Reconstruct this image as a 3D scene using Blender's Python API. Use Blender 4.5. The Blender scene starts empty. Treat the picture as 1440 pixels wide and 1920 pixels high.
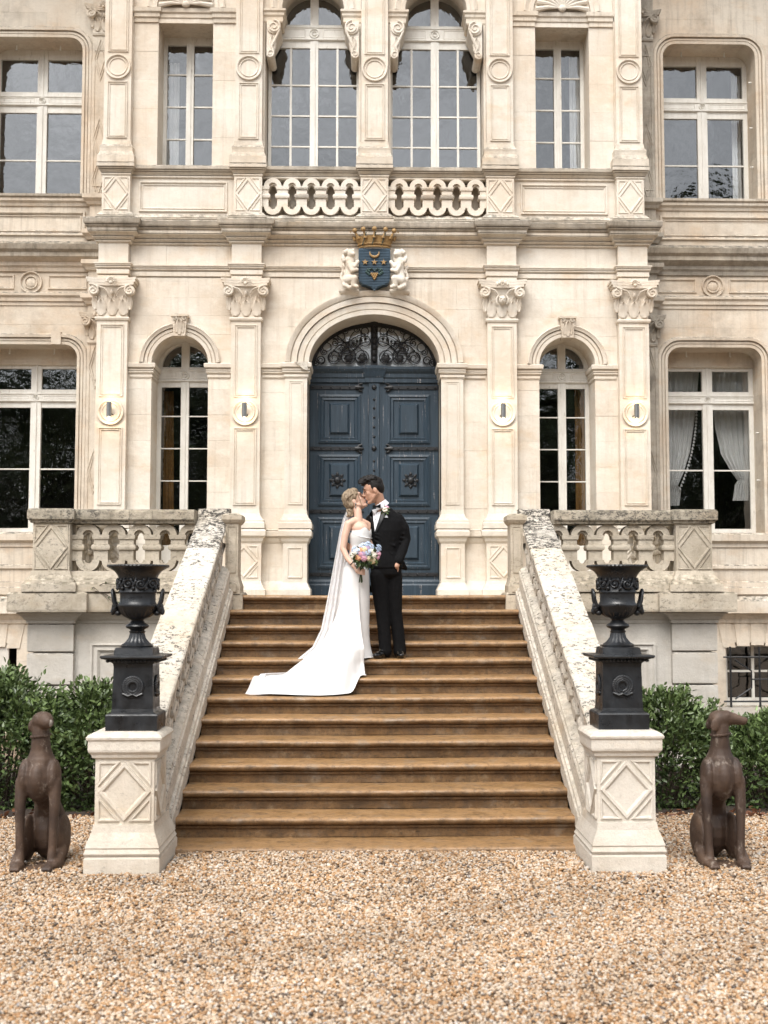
import bpy, bmesh, math, random
from mathutils import Vector, Matrix, Euler, noise as mnoise
R = math.radians
rng = random.Random(7)
sc = bpy.context.scene
C = sc.collection

# ------------------------------------------------------------------ camera, sky, sun, exposure
cd = bpy.data.cameras.new('camera'); cam = bpy.data.objects.new('camera', cd); C.objects.link(cam)
cam.location = (-0.0428, -13.664, 1.830)
cam.rotation_euler = (R(90) + 0.07222, 0.0003, -0.02397)
cd.sensor_width = 36; cd.lens = 2315.0 / 1920 * 36
cd.shift_x = -30.8 / 1920
cd.clip_start = 0.1; cd.clip_end = 2000
cd.dof.use_dof = True; cd.dof.focus_distance = 12.6; cd.dof.aperture_fstop = 2.8
sc.camera = cam
SUN_EL, SUN_AZ = R(56), R(200)
w = bpy.data.worlds.new('World'); sc.world = w; w.use_nodes = True
nt = w.node_tree; nt.nodes.clear()
sky = nt.nodes.new('ShaderNodeTexSky'); sky.sky_type = 'NISHITA'; sky.sun_disc = False
sky.sun_elevation = SUN_EL; sky.sun_rotation = SUN_AZ; sky.air_density = 1.0; sky.dust_density = 4.0; sky.ozone_density = 1.0
hs = nt.nodes.new('ShaderNodeHueSaturation'); hs.inputs['Saturation'].default_value = 0.22
bgn = nt.nodes.new('ShaderNodeBackground'); bgn.inputs['Strength'].default_value = 0.15
wo = nt.nodes.new('ShaderNodeOutputWorld')
tc = nt.nodes.new('ShaderNodeTexCoord'); cl = nt.nodes.new('ShaderNodeTexNoise'); cl.inputs['Scale'].default_value = 5.0; cl.inputs['Detail'].default_value = 7; cl.inputs['Roughness'].default_value = 0.6
cr_ = nt.nodes.new('ShaderNodeMapRange'); cr_.inputs['From Min'].default_value = 0.3; cr_.inputs['From Max'].default_value = 0.7; cr_.inputs['To Min'].default_value = 0.62; cr_.inputs['To Max'].default_value = 1.38
cm_ = nt.nodes.new('ShaderNodeMix'); cm_.data_type = 'RGBA'; cm_.blend_type = 'MULTIPLY'; cm_.inputs[0].default_value = 1.0
nt.links.new(tc.outputs['Generated'], cl.inputs['Vector']); nt.links.new(cl.outputs['Fac'], cr_.inputs[0]); nt.links.new(cr_.outputs[0], cm_.inputs[7])
nt.links.new(sky.outputs[0], hs.inputs['Color']); nt.links.new(hs.outputs[0], cm_.inputs[6]); nt.links.new(cm_.outputs[2], bgn.inputs[0]); nt.links.new(bgn.outputs[0], wo.inputs[0])
sl = bpy.data.lights.new('sun', 'SUN'); sl.energy = 1.5; sl.angle = R(40); sl.color = (1.0, 0.96, 0.90)
so = bpy.data.objects.new('sun', sl); C.objects.link(so)
# sun stands behind the camera, to the left: direction it shines
sd = Vector((0.34 * math.cos(SUN_EL), 0.94 * math.cos(SUN_EL), -math.sin(SUN_EL)))
so.rotation_euler = sd.to_track_quat('-Z', 'Y').to_euler(); so.location = (-5, -12, 20)
vs = sc.view_settings; vs.view_transform = 'Standard'; vs.look = 'None'; vs.gamma = 1; vs.use_curve_mapping = False
vs.exposure = 0.80

# ------------------------------------------------------------------ materials
def newmat(name):
    m = bpy.data.materials.new(name); m.use_nodes = True
    t = m.node_tree; b = t.nodes['Principled BSDF']
    return m, t, b
def nd(t, kind, **kw):
    n = t.nodes.new(kind)
    for k, v in kw.items():
        if k in n.inputs: n.inputs[k].default_value = v
        else: setattr(n, k, v)
    return n
def ramp(t, src, stops):
    n = t.nodes.new('ShaderNodeValToRGB'); e = n.color_ramp.elements
    while len(e) < len(stops): e.new(0.5)
    for i, (p, c) in enumerate(stops):
        e[i].position = p; e[i].color = (c if isinstance(c, (tuple, list)) else (c, c, c)) + ((1,) if not isinstance(c, (tuple, list)) or len(c) == 3 else ())
    t.links.new(src, n.inputs[0]); return n
def mix(t, fac, a, b, mode='MIX'):
    n = t.nodes.new('ShaderNodeMix'); n.data_type = 'RGBA'; n.blend_type = mode
    for s, v in ((0, fac), (6, a), (7, b)):
        if isinstance(v, (int, float)): n.inputs[s].default_value = v
        elif isinstance(v, tuple): n.inputs[s].default_value = v + (1,)
        else: t.links.new(v, n.inputs[s])
    return n.outputs[2]
def coords(t, scale=(1, 1, 1), off=None):
    g = t.nodes.new('ShaderNodeNewGeometry'); mp = t.nodes.new('ShaderNodeMapping')
    mp.inputs['Scale'].default_value = scale
    t.links.new(g.outputs['Position'], mp.inputs[0]); return mp.outputs[0]
def noisen(t, vec, scale, detail=4, rough=0.6):
    n = nd(t, 'ShaderNodeTexNoise', Scale=scale, Detail=detail, Roughness=rough)
    t.links.new(vec, n.inputs['Vector']); return n.outputs['Fac']
def bump(t, b, h, strength, dist=0.01, prev=None):
    n = nd(t, 'ShaderNodeBump', Strength=strength, Distance=dist)
    t.links.new(h, n.inputs['Height'])
    if prev: t.links.new(prev, n.inputs['Normal'])
    t.links.new(n.outputs[0], b.inputs['Normal']); return n.outputs[0]
def plain(name, col, rough=0.6, metal=0.0, var=0.0, scale=8, bmp=0.0, spec=0.5):
    m, t, b = newmat(name)
    b.inputs['Base Color'].default_value = col + (1,); b.inputs['Roughness'].default_value = rough; b.inputs['Metallic'].default_value = metal
    b.inputs['Specular IOR Level'].default_value = spec
    if var or bmp:
        f = noisen(t, coords(t), scale, 5, 0.65)
        if var:
            r = ramp(t, f, [(0.3, tuple(c * (1 - var) for c in col)), (0.7, tuple(min(1, c * (1 + var)) for c in col))])
            t.links.new(r.outputs[0], b.inputs['Base Color'])
        if bmp: bump(t, b, f, bmp)
    return m
def stone(name, warm, pale, grime, grime_lo, grime_hi, lichen=0.35, streak=0.35, pit=0.35, rnd=0.10, fine=0.0, lichen_col=(0.10, 0.095, 0.08), fcut=0.535, fmask=0.42):
    m, t, b = newmat(name)
    p = coords(t)
    big = noisen(t, p, 1.1, 5, 0.6)
    c = ramp(t, big, [(0.35, warm), (0.62, pale)]).outputs[0]
    pat = noisen(t, coords(t, (1.0, 1.0, 2.2)), 3.2, 6, 0.65)
    c = mix(t, ramp(t, pat, [(0.52, 0.0), (0.72, 0.45)]).outputs[0], c, tuple(min(1, x * 1.12) for x in pale))
    ora = noisen(t, coords(t, (1.3, 1.3, 2.6)), 1.7, 4, 0.6)
    c = mix(t, ramp(t, ora, [(0.56, 0.0), (0.74, 0.38)]).outputs[0], c, (warm[0] * 0.98, warm[1] * 0.80, warm[2] * 0.58))
    oi = t.nodes.new('ShaderNodeObjectInfo')
    rv = nd(t, 'ShaderNodeMapRange'); rv.inputs['To Min'].default_value = 1 - rnd; rv.inputs['To Max'].default_value = 1 + rnd * 0.55
    t.links.new(oi.outputs['Random'], rv.inputs[0])
    c = mix(t, 1.0, c, rv.outputs[0], 'MULTIPLY')
    st = noisen(t, coords(t, (11, 11, 0.5)), 1.6, 7, 0.75)
    sm_ = ramp(t, noisen(t, p, 1.3, 3, 0.5), [(0.40, 0.15), (0.62, 1.0)]).outputs[0]
    c = mix(t, mix(t, 1.0, ramp(t, st, [(0.50, 0.0), (0.74, streak)]).outputs[0], sm_, 'MULTIPLY'), c, grime)
    c = mix(t, ramp(t, noisen(t, coords(t, (1, 1, 1.8)), 22, 8, 0.8), [(0.50, 0.0), (0.78, 0.30)]).outputs[0], c, grime)
    c = mix(t, ramp(t, noisen(t, p, 6.5, 6, 0.7), [(0.54, 0.0), (0.74, 0.35)]).outputs[0], c, tuple(min(1, q_ * 1.18) for q_ in pale))
    gr = noisen(t, p, 2.3, 8, 0.72)
    c = mix(t, ramp(t, gr, [(grime_lo, 0.0), (grime_hi, 0.7)]).outputs[0], c, grime)
    # lichen settles on ledges: geometry normal up
    g = t.nodes.new('ShaderNodeNewGeometry'); sx = t.nodes.new('ShaderNodeSeparateXYZ'); t.links.new(g.outputs['Normal'], sx.inputs[0])
    up = ramp(t, sx.outputs['Z'], [(0.15, 0.0), (0.75, 1.0)]).outputs[0]
    ln = ramp(t, noisen(t, p, 13, 7, 0.75), [(0.40, 0.0), (0.60, 1.0)]).outputs[0]
    lf = mix(t, 1.0, up, ln, 'MULTIPLY')
    lf2 = mix(t, 1.0, lf, (lichen,) * 3, 'MULTIPLY')
    c = mix(t, lf2, c, lichen_col)
    if fine:
        fp = ramp(t, noisen(t, coords(t, (1, 1, 1.6)), 19, 7, 0.82), [(fcut, 0.0), (fcut + .05, 1.0)]).outputs[0]
        fm = ramp(t, noisen(t, p, 1.9, 4, 0.6), [(fmask, 0.12), (fmask + .16, fine)]).outputs[0]
        c = mix(t, mix(t, 1.0, fp, fm, 'MULTIPLY'), c, (0.055, 0.05, 0.045))
    t.links.new(c, b.inputs['Base Color'])
    b.inputs['Roughness'].default_value = 0.88; b.inputs['Specular IOR Level'].default_value = 0.25
    n1 = bump(t, b, noisen(t, p, 55, 8, 0.75), pit, 0.006)
    bump(t, b, noisen(t, p, 7, 5, 0.6), 0.4, 0.02, n1)
    return m
M = {}
M['stone'] = stone('facade_stone', (0.62, 0.53, 0.425), (0.70, 0.65, 0.57), (0.36, 0.29, 0.215), 0.58, 0.92, streak=0.5, rnd=0.055)
M['ledge'] = stone('ledge_stone', (0.575, 0.485, 0.38), (0.65, 0.595, 0.51), (0.21, 0.17, 0.125), 0.52, 0.80, lichen=1.0, streak=0.65)
M['wing'] = stone('wing_stone', (0.58, 0.475, 0.365), (0.64, 0.58, 0.49), (0.24, 0.195, 0.15), 0.50, 0.82, lichen=1.0, streak=0.6)
M['grey'] = stone('weathered_stone', (0.40, 0.355, 0.295), (0.52, 0.475, 0.405), (0.10, 0.09, 0.075), 0.45, 0.74, lichen=1.0, streak=0.9)
M['terrace'] = stone('terrace_stone', (0.50, 0.43, 0.33), (0.56, 0.50, 0.41), (0.24, 0.20, 0.145), 0.44, 0.72, lichen=0.95, streak=0.5, pit=0.7, fine=0.55, lichen_col=(0.13, 0.115, 0.08))
M['sooty'] = stone('sooty_ledge_stone', (0.47, 0.40, 0.31), (0.56, 0.50, 0.42), (0.105, 0.09, 0.07), 0.40, 0.68, lichen=1.0, streak=0.95, rnd=0.12)
M['mossy'] = stone('mossy_rail_stone', (0.42, 0.36, 0.275), (0.50, 0.45, 0.365), (0.13, 0.112, 0.08), 0.40, 0.66, lichen=1.0, streak=0.8, pit=0.8, fine=0.85, lichen_col=(0.10, 0.09, 0.06), fcut=0.50, fmask=0.36)
M['base'] = stone('basement_stone', (0.50, 0.46, 0.40), (0.58, 0.55, 0.50), (0.27, 0.25, 0.22), 0.55, 0.9, lichen=0.7, streak=0.35, pit=0.7)
M['pale'] = stone('balustrade_stone', (0.60, 0.53, 0.43), (0.68, 0.64, 0.565), (0.30, 0.26, 0.20), 0.60, 0.9, lichen=0.25, streak=0.25, pit=1.0, fine=1.0, fcut=0.525, fmask=0.34)
M['blotched'] = stone('blotched_cap_stone', (0.56, 0.50, 0.41), (0.66, 0.62, 0.55), (0.20, 0.175, 0.14), 0.50, 0.78, lichen=0.3, streak=0.2, pit=0.9, fine=1.0, fcut=0.47, fmask=0.30)
M['newel'] = stone('newel_stone', (0.58, 0.51, 0.415), (0.67, 0.62, 0.545), (0.30, 0.255, 0.195), 0.58, 0.9, lichen=0.30, streak=0.3, pit=0.9, fine=0.35, fcut=0.58, fmask=0.40)
M['string'] = stone('string_stone', (0.52, 0.455, 0.365), (0.62, 0.57, 0.495), (0.24, 0.20, 0.15), 0.50, 0.82, lichen=0.4, streak=0.4, pit=1.0, fine=0.9, fcut=0.545, fmask=0.36)
def step_stone():
    m, t, b = newmat('step_stone'); p = coords(t)
    c = ramp(t, noisen(t, p, 3.6, 7, 0.72), [(0.30, (0.120, 0.066, 0.028)), (0.50, (0.195, 0.112, 0.048)), (0.70, (0.28, 0.178, 0.088))]).outputs[0]
    c = mix(t, ramp(t, noisen(t, coords(t, (0.8, 1, 1)), 2.0, 8, 0.75), [(0.49, 0.0), (0.70, 0.7)]).outputs[0], c, (0.065, 0.042, 0.022))
    c = mix(t, ramp(t, noisen(t, p, 16, 6, 0.8), [(0.54, 0.0), (0.66, 0.6)]).outputs[0], c, (0.045, 0.030, 0.018))
    c = mix(t, ramp(t, noisen(t, p, 44, 7, 0.8), [(0.535, 0.0), (0.62, 0.75)]).outputs[0], c, (0.035, 0.026, 0.018))
    c = mix(t, ramp(t, noisen(t, coords(t, (7, 7, .8)), 2.4, 6, 0.75), [(0.54, 0.0), (0.70, 0.6)]).outputs[0], c, (0.05, 0.034, 0.02))
    c = mix(t, ramp(t, noisen(t, p, 9, 5, 0.7), [(0.58, 0.0), (0.72, 0.6)]).outputs[0], c, (0.36, 0.28, 0.18))
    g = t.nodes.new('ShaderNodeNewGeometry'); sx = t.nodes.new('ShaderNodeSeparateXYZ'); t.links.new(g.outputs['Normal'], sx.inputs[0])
    # painted highlight: upward faces of nosings and treads are mixed paler
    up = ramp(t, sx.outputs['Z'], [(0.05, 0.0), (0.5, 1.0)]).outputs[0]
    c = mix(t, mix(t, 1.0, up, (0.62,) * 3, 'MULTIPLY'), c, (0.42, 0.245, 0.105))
    c = mix(t, ramp(t, noisen(t, p, 8.5, 8, 0.8), [(0.50, 0.0), (0.64, 0.70)]).outputs[0], c, (0.085, 0.055, 0.030))
    c = mix(t, ramp(t, noisen(t, p, 26, 7, 0.8), [(0.53, 0.0), (0.64, 0.6)]).outputs[0], c, (0.055, 0.038, 0.024))
    c = mix(t, ramp(t, noisen(t, p, 4.6, 6, 0.7), [(0.55, 0.0), (0.70, 0.5)]).outputs[0], c, (0.25, 0.22, 0.18))
    oi = t.nodes.new('ShaderNodeObjectInfo'); rv = nd(t, 'ShaderNodeMapRange'); rv.inputs['To Min'].default_value = 0.9; rv.inputs['To Max'].default_value = 1.1
    t.links.new(oi.outputs['Random'], rv.inputs[0]); c = mix(t, 1.0, c, rv.outputs[0], 'MULTIPLY')
    c = mix(t, 1.0, c, (0.88, 0.86, 0.84), 'MULTIPLY')
    t.links.new(c, b.inputs['Base Color'])
    rr = ramp(t, noisen(t, p, 6, 4, 0.6), [(0.35, 0.30), (0.65, 0.7)]); t.links.new(rr.outputs[0], b.inputs['Roughness'])
    n1 = bump(t, b, noisen(t, p, 70, 6, 0.75), 0.45, 0.005); bump(t, b, noisen(t, p, 9, 4, 0.6), 0.35, 0.02, n1)
    return m
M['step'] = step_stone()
def door_paint():
    m, t, b = newmat('door_paint'); p = coords(t, (14, 14, 0.9))
    c = ramp(t, noisen(t, p, 2.2, 7, 0.7), [(0.32, (0.014, 0.028, 0.043)), (0.6, (0.024, 0.044, 0.064)), (0.76, (0.066, 0.094, 0.122))]).outputs[0]
    dr = ramp(t, noisen(t, coords(t, (26, 26, 0.7)), 2.3, 3, 0.6), [(0.635, 0.0), (0.69, 0.7)]).outputs[0]
    bk = ramp(t, noisen(t, coords(t, (3, 3, 30)), 2.0, 4, 0.8), [(0.46, 0.0), (0.52, 1.0)]).outputs[0]
    c = mix(t, mix(t, 1.0, dr, bk, 'MULTIPLY'), c, (0.42, 0.38, 0.36))
    t.links.new(c, b.inputs['Base Color']); b.inputs['Roughness'].default_value = 0.5
    bump(t, b, noisen(t, p, 4, 6, 0.7), 0.25, 0.004)
    return m
M['door'] = door_paint()
M['iron'] = plain('black_iron', (0.012, 0.013, 0.015), 0.5, 0.0, 0.35, 30, 0.3)
def urn_iron():
    m, t, b = newmat('cast_iron'); p = coords(t)
    c = ramp(t, noisen(t, coords(t, (2, 2, 0.8)), 4, 6, 0.7), [(0.35, (0.005, 0.0055, 0.0065)), (0.58, (0.015, 0.0175, 0.021)), (0.8, (0.040, 0.046, 0.053))]).outputs[0]
    c = mix(t, ramp(t, noisen(t, p, 28, 5, 0.7), [(0.66, 0.0), (0.74, 0.6)]).outputs[0], c, (0.04, 0.022, 0.012))
    t.links.new(c, b.inputs['Base Color'])
    rr = ramp(t, noisen(t, p, 10, 4, 0.6), [(0.35, 0.22), (0.65, 0.55)]); t.links.new(rr.outputs[0], b.inputs['Roughness'])
    bump(t, b, noisen(t, p, 60, 5, 0.7), 0.35, 0.004); return m
M['urn'] = urn_iron()
def frame_paint():
    m, t, b = newmat('window_paint'); p = coords(t)
    c = ramp(t, noisen(t, coords(t, (2, 2, 0.8)), 4, 6, 0.7), [(0.35, (0.64, 0.61, 0.55)), (0.6, (0.74, 0.72, 0.665))]).outputs[0]
    pl = ramp(t, noisen(t, coords(t, (14, 14, 3)), 2.2, 7, 0.75), [(0.60, 0.0), (0.68, 0.7)]).outputs[0]
    c = mix(t, pl, c, (0.36, 0.31, 0.25))
    t.links.new(c, b.inputs['Base Color']); b.inputs['Roughness'].default_value = 0.6
    bump(t, b, noisen(t, p, 30, 5, 0.7), 0.25, 0.004); return m
M['frame'] = frame_paint()
def glass():
    m = bpy.data.materials.new('window_glass'); m.use_nodes = True; t = m.node_tree; t.nodes.clear()
    o = t.nodes.new('ShaderNodeOutputMaterial'); mx = t.nodes.new('ShaderNodeMixShader')
    tr = nd(t, 'ShaderNodeBsdfTransparent'); tr.inputs[0].default_value = (0.86, 0.88, 0.88, 1)
    gl = nd(t, 'ShaderNodeBsdfGlossy'); gl.inputs['Roughness'].default_value = 0.02; gl.inputs[0].default_value = (0.95, 0.98, 1, 1)
    lw = t.nodes.new('ShaderNodeLayerWeight'); lw.inputs[0].default_value = 0.5
    pw = nd(t, 'ShaderNodeMath', operation='POWER'); pw.inputs[1].default_value = 5.0; t.links.new(lw.outputs['Facing'], pw.inputs[0])
    fr = nd(t, 'ShaderNodeMath', operation='MULTIPLY_ADD'); fr.inputs[1].default_value = 0.8; fr.inputs[2].default_value = 0.155; t.links.new(pw.outputs[0], fr.inputs[0])
    bp = nd(t, 'ShaderNodeBump', Strength=0.22, Distance=0.02)
    t.links.new(noisen(t, coords(t), 5.0, 3, 0.5), bp.inputs['Height'])
    t.links.new(bp.outputs[0], gl.inputs['Normal'])
    t.links.new(fr.outputs[0], mx.inputs[0]); t.links.new(tr.outputs[0], mx.inputs[1]); t.links.new(gl.outputs[0], mx.inputs[2]); t.links.new(mx.outputs[0], o.inputs[0])
    return m
M['glass'] = glass()
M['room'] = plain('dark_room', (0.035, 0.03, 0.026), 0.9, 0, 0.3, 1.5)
M['gold'] = plain('ochre_gilt', (0.32, 0.195, 0.075), 0.55, 0, 0.3, 20, 0.3)
M['shield'] = plain('shield_blue', (0.045, 0.085, 0.125), 0.6, 0, 0.25, 10, 0.2)
M['verdigris'] = plain('dark_green_paint', (0.02, 0.05, 0.045), 0.6, 0, 0.3, 20)
M['steel'] = plain('brushed_steel', (0.30, 0.30, 0.295), 0.35, 1.0, 0.1, 20)
def emis(name, col, s):
    m, t, b = newmat(name); b.inputs['Base Color'].default_value = (0, 0, 0, 1)
    b.inputs['Emission Color'].default_value = col + (1,); b.inputs['Emission Strength'].default_value = s; return m
M['bulb'] = emis('lit_bulb', (1.0, 0.78, 0.5), 12)
M['linen'] = plain('white_linen', (0.62, 0.61, 0.60), 0.85, 0, 0.08, 6)
M['drape'] = plain('ochre_drape', (0.26, 0.13, 0.035), 0.8, 0, 0.3, 6)
M['shutter'] = plain('shutter_paint', (0.58, 0.55, 0.50), 0.7, 0, 0.12, 6, 0.2)
M['dog'] = None
def dog_mat():
    m, t, b = newmat('brown_cast_stone'); p = coords(t)
    c = ramp(t, noisen(t, p, 3.2, 6, 0.65), [(0.32, (0.028, 0.016, 0.011)), (0.52, (0.062, 0.036, 0.023)), (0.74, (0.135, 0.083, 0.053))]).outputs[0]
    c = mix(t, ramp(t, noisen(t, coords(t, (1, 1, .7)), 11, 7, 0.8), [(0.57, 0.0), (0.68, 0.75)]).outputs[0], c, (0.27, 0.225, 0.185))
    c = mix(t, ramp(t, noisen(t, p, 50, 4, 0.7), [(0.6, 0.0), (0.75, 0.5)]).outputs[0], c, (0.03, 0.02, 0.015))
    t.links.new(c, b.inputs['Base Color']); b.inputs['Roughness'].default_value = 0.62
    bump(t, b, noisen(t, p, 45, 6, 0.75), 0.5, 0.006); return m
M['dog'] = dog_mat()
def leaf_mat(name, lo, hi):
    m, t, b = newmat(name); oi = t.nodes.new('ShaderNodeAttribute'); oi.attribute_name = 'tone'
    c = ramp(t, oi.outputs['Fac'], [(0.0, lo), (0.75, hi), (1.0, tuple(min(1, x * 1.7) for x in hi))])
    t.links.new(c.outputs[0], b.inputs['Base Color']); b.inputs['Roughness'].default_value = 0.38
    return m
M['leaf'] = leaf_mat('shrub_leaf', (0.030, 0.052, 0.017), (0.105, 0.152, 0.050))
M['tree'] = leaf_mat('tree_leaf', (0.03, 0.045, 0.02), (0.09, 0.12, 0.055))
M['bark'] = plain('bark', (0.06, 0.045, 0.03), 0.9, 0, 0.3, 12, 0.4)
M['dead'] = plain('dead_leaf', (0.13, 0.05, 0.022), 0.7, 0, 0.4, 12)
M['skin_b'] = plain('bride_skin', (0.62, 0.40, 0.30), 0.5, 0, 0.06, 12)
M['skin_g'] = plain('groom_skin', (0.50, 0.285, 0.195), 0.5, 0, 0.06, 12)
def hair(name, a, b_, sc_=60):
    m, t, b = newmat(name)
    c = ramp(t, noisen(t, coords(t, (1, 1, 0.35)), sc_, 4, 0.6), [(0.35, a), (0.68, b_)])
    t.links.new(c.outputs[0], b.inputs['Base Color']); b.inputs['Roughness'].default_value = 0.55; b.inputs['Specular IOR Level'].default_value = 0.25
    bump(t, b, noisen(t, coords(t, (1, 1, 0.3)), sc_ * 1.4, 3, 0.6), 0.7, 0.006); return m
M['blonde'] = hair('blonde_hair', (0.13, 0.092, 0.058), (0.38, 0.295, 0.205))
M['dark'] = hair('black_hair', (0.003, 0.0025, 0.0025), (0.012, 0.009, 0.0075))
M['dress'] = plain('ivory_crepe', (0.67, 0.662, 0.65), 0.62, 0, 0.02, 4)
M['suit'] = plain('black_wool', (0.006, 0.006, 0.0066), 0.85, 0, 0.25, 30, 0.15, spec=0.12)
M['satin'] = plain('black_satin', (0.004, 0.004, 0.0045), 0.4, spec=0.3)
M['shirt'] = plain('white_shirt', (0.72, 0.73, 0.76), 0.7)
M['shoe'] = plain('patent_leather', (0.006, 0.006, 0.006), 0.12)
M['lips'] = plain('lips', (0.42, 0.16, 0.13), 0.5)
M['brow'] = plain('brow', (0.03, 0.02, 0.015), 0.8)
def veil_mat():
    m = bpy.data.materials.new('tulle'); m.use_nodes = True; t = m.node_tree; t.nodes.clear()
    o = t.nodes.new('ShaderNodeOutputMaterial'); mx = t.nodes.new('ShaderNodeMixShader'); mx.inputs[0].default_value = 0.84
    tr = t.nodes.new('ShaderNodeBsdfTransparent'); df = t.nodes.new('ShaderNodeBsdfDiffuse'); df.inputs[0].default_value = (0.90, 0.90, 0.91, 1)
    tl = t.nodes.new('ShaderNodeBsdfTranslucent'); tl.inputs[0].default_value = (0.90, 0.90, 0.91, 1)
    m2 = t.nodes.new('ShaderNodeMixShader'); m2.inputs[0].default_value = 0.4
    t.links.new(df.outputs[0], m2.inputs[1]); t.links.new(tl.outputs[0], m2.inputs[2])
    t.links.new(tr.outputs[0], mx.inputs[1]); t.links.new(m2.outputs[0], mx.inputs[2]); t.links.new(mx.outputs[0], o.inputs[0]); return m
M['veil'] = veil_mat()
for k, c in dict(f_white=(0.80, 0.76, 0.66), f_peach=(0.78, 0.45, 0.25), f_pink=(0.68, 0.38, 0.48), f_blue=(0.44, 0.53, 0.66), f_cream=(0.76, 0.66, 0.45), f_lilac=(0.52, 0.40, 0.56)).items():
    M[k] = plain('petal_' + k[2:], c, 0.7, 0, 0.12, 60)

# ------------------------------------------------------------------ mesh building
def grooved(prof, zs, d=.022, h=.006):
    '''cut a fine square groove into a moulding profile at each height of zs'''
    out = []
    for i, (p, z) in enumerate(prof):
        out.append((p, z))
        if i + 1 < len(prof):
            p1, z1 = prof[i + 1]
            for g in zs:
                if z < g - h and g + h < z1:
                    f = lambda q: p + (p1 - p) * (q - z) / (z1 - z)
                    out += [(f(g - h), g - h), (f(g) - d, g - h + .0005), (f(g) - d, g + h - .0005), (f(g + h), g + h)]
    return out
class MB:
    def __init__(s): s.v = []; s.f = []
    def add(s, vs, fs):
        o = len(s.v); s.v += [tuple(p) for p in vs]; s.f += [tuple(i + o for i in f) for f in fs]; return s
    def box(s, x0, x1, y0, y1, z0, z1):
        return s.add([(x0, y0, z0), (x1, y0, z0), (x1, y1, z0), (x0, y1, z0), (x0, y0, z1), (x1, y0, z1), (x1, y1, z1), (x0, y1, z1)],
                     [(0, 3, 2, 1), (4, 5, 6, 7), (0, 1, 5, 4), (1, 2, 6, 5), (2, 3, 7, 6), (3, 0, 4, 7)])
    def prism_y(s, poly, y0, y1):
        n = len(poly); vs = [(x, y0, z) for x, z in poly] + [(x, y1, z) for x, z in poly]
        return s.add(vs, [tuple(range(n)), tuple(range(2 * n - 1, n - 1, -1))] + [(i, i + n, (i + 1) % n + n, (i + 1) % n) for i in range(n)])
    def prism_x(s, poly, x0, x1):
        n = len(poly); vs = [(x0, y, z) for y, z in poly] + [(x1, y, z) for y, z in poly]
        return s.add(vs, [tuple(range(n)), tuple(range(2 * n - 1, n - 1, -1))] + [(i, i + n, (i + 1) % n + n, (i + 1) % n) for i in range(n)])
    def mould(s, x0, x1, yf, yb, prof, full=False):
        vs = []
        for p, z in prof: vs += [(x0 - p, yb + (p if full else 0), z), (x0 - p, yf - p, z), (x1 + p, yf - p, z), (x1 + p, yb + (p if full else 0), z)]
        fs = []
        for i in range(len(prof) - 1):
            a, b = 4 * i, 4 * i + 4
            for j in range(4): k = (j + 1) % 4; fs.append((a + j, a + k, b + k, b + j))
        e = 4 * (len(prof) - 1)
        return s.add(vs, fs + [(3, 2, 1, 0), (e, e + 1, e + 2, e + 3)])
    def sweep(s, path, prof, closed=True):
        n = len(path); vs = []; fs = []
        for i in range(n):
            p = Vector(path[i]); a = Vector(path[i - 1]) if (closed or i > 0) else None; b = Vector(path[(i + 1) % n]) if (closed or i < n - 1) else None
            d1 = (p - a).normalized() if a is not None else (b - p).normalized()
            d2 = (b - p).normalized() if b is not None else d1
            n1 = Vector((-d1.y, d1.x)); n2 = Vector((-d2.y, d2.x)); m = (n1 + n2)
            m = n1 if m.length < 1e-6 else m / max(0.35, m.length_squared / 2)
            for q, y in prof: vs.append((p.x + m.x * q, y, p.y + m.y * q))
        k = len(prof)
        for i in range(n if closed else n - 1):
            j = (i + 1) % n
            for q in range(k - 1): fs.append((i * k + q, i * k + q + 1, j * k + q + 1, j * k + q))
        if not closed: fs += [tuple(range(k)), tuple((n - 1) * k + q for q in range(k - 1, -1, -1))]
        return s.add(vs, fs)
    def lathe(s, prof, cx=0, cy=0, seg=24, flute=0.0, z0=None, z1=None, nf=20):
        vs = []; fs = []; k = len(prof)
        for i in range(seg):
            a = 2 * math.pi * i / seg
            for r, z in prof:
                rr = r
                if flute and z0 <= z <= z1: rr = r * (1 - flute * (0.5 + 0.5 * math.cos(a * nf)))
                vs.append((cx + rr * math.cos(a), cy + rr * math.sin(a), z))
        for i in range(seg):
            j = (i + 1) % seg
            for q in range(k - 1): fs.append((i * k + q, j * k + q, j * k + q + 1, i * k + q + 1))
        fs += [tuple(i * k for i in range(seg - 1, -1, -1)), tuple(i * k + k - 1 for i in range(seg))]
        return s.add(vs, fs)
    def tube(s, pts, rad, seg=6):
        pts = [Vector(p) for p in pts]; n = len(pts); vs = []; fs = []
        if not isinstance(rad, (list, tuple)): rad = [rad] * n
        up = None
        for i in range(n):
            d = (pts[min(i + 1, n - 1)] - pts[max(i - 1, 0)]).normalized()
            if up is None: up = Vector((0, 1, 0)) if abs(d.y) < 0.9 else Vector((1, 0, 0))
            a = (up - d * up.dot(d)); a = a.normalized() if a.length > 1e-6 else d.orthogonal().normalized()
            up = a; b = d.cross(a)
            for j in range(seg):
                t = 2 * math.pi * j / seg; vs.append(pts[i] + (a * math.cos(t) + b * math.sin(t)) * rad[i])
        for i in range(n - 1):
            for j in range(seg): k = (j + 1) % seg; fs.append((i * seg + j, i * seg + k, i * seg + seg + k, i * seg + seg + j))
        fs += [tuple(range(seg - 1, -1, -1)), tuple((n - 1) * seg + j for j in range(seg))]
        return s.add(vs, fs)
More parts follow.
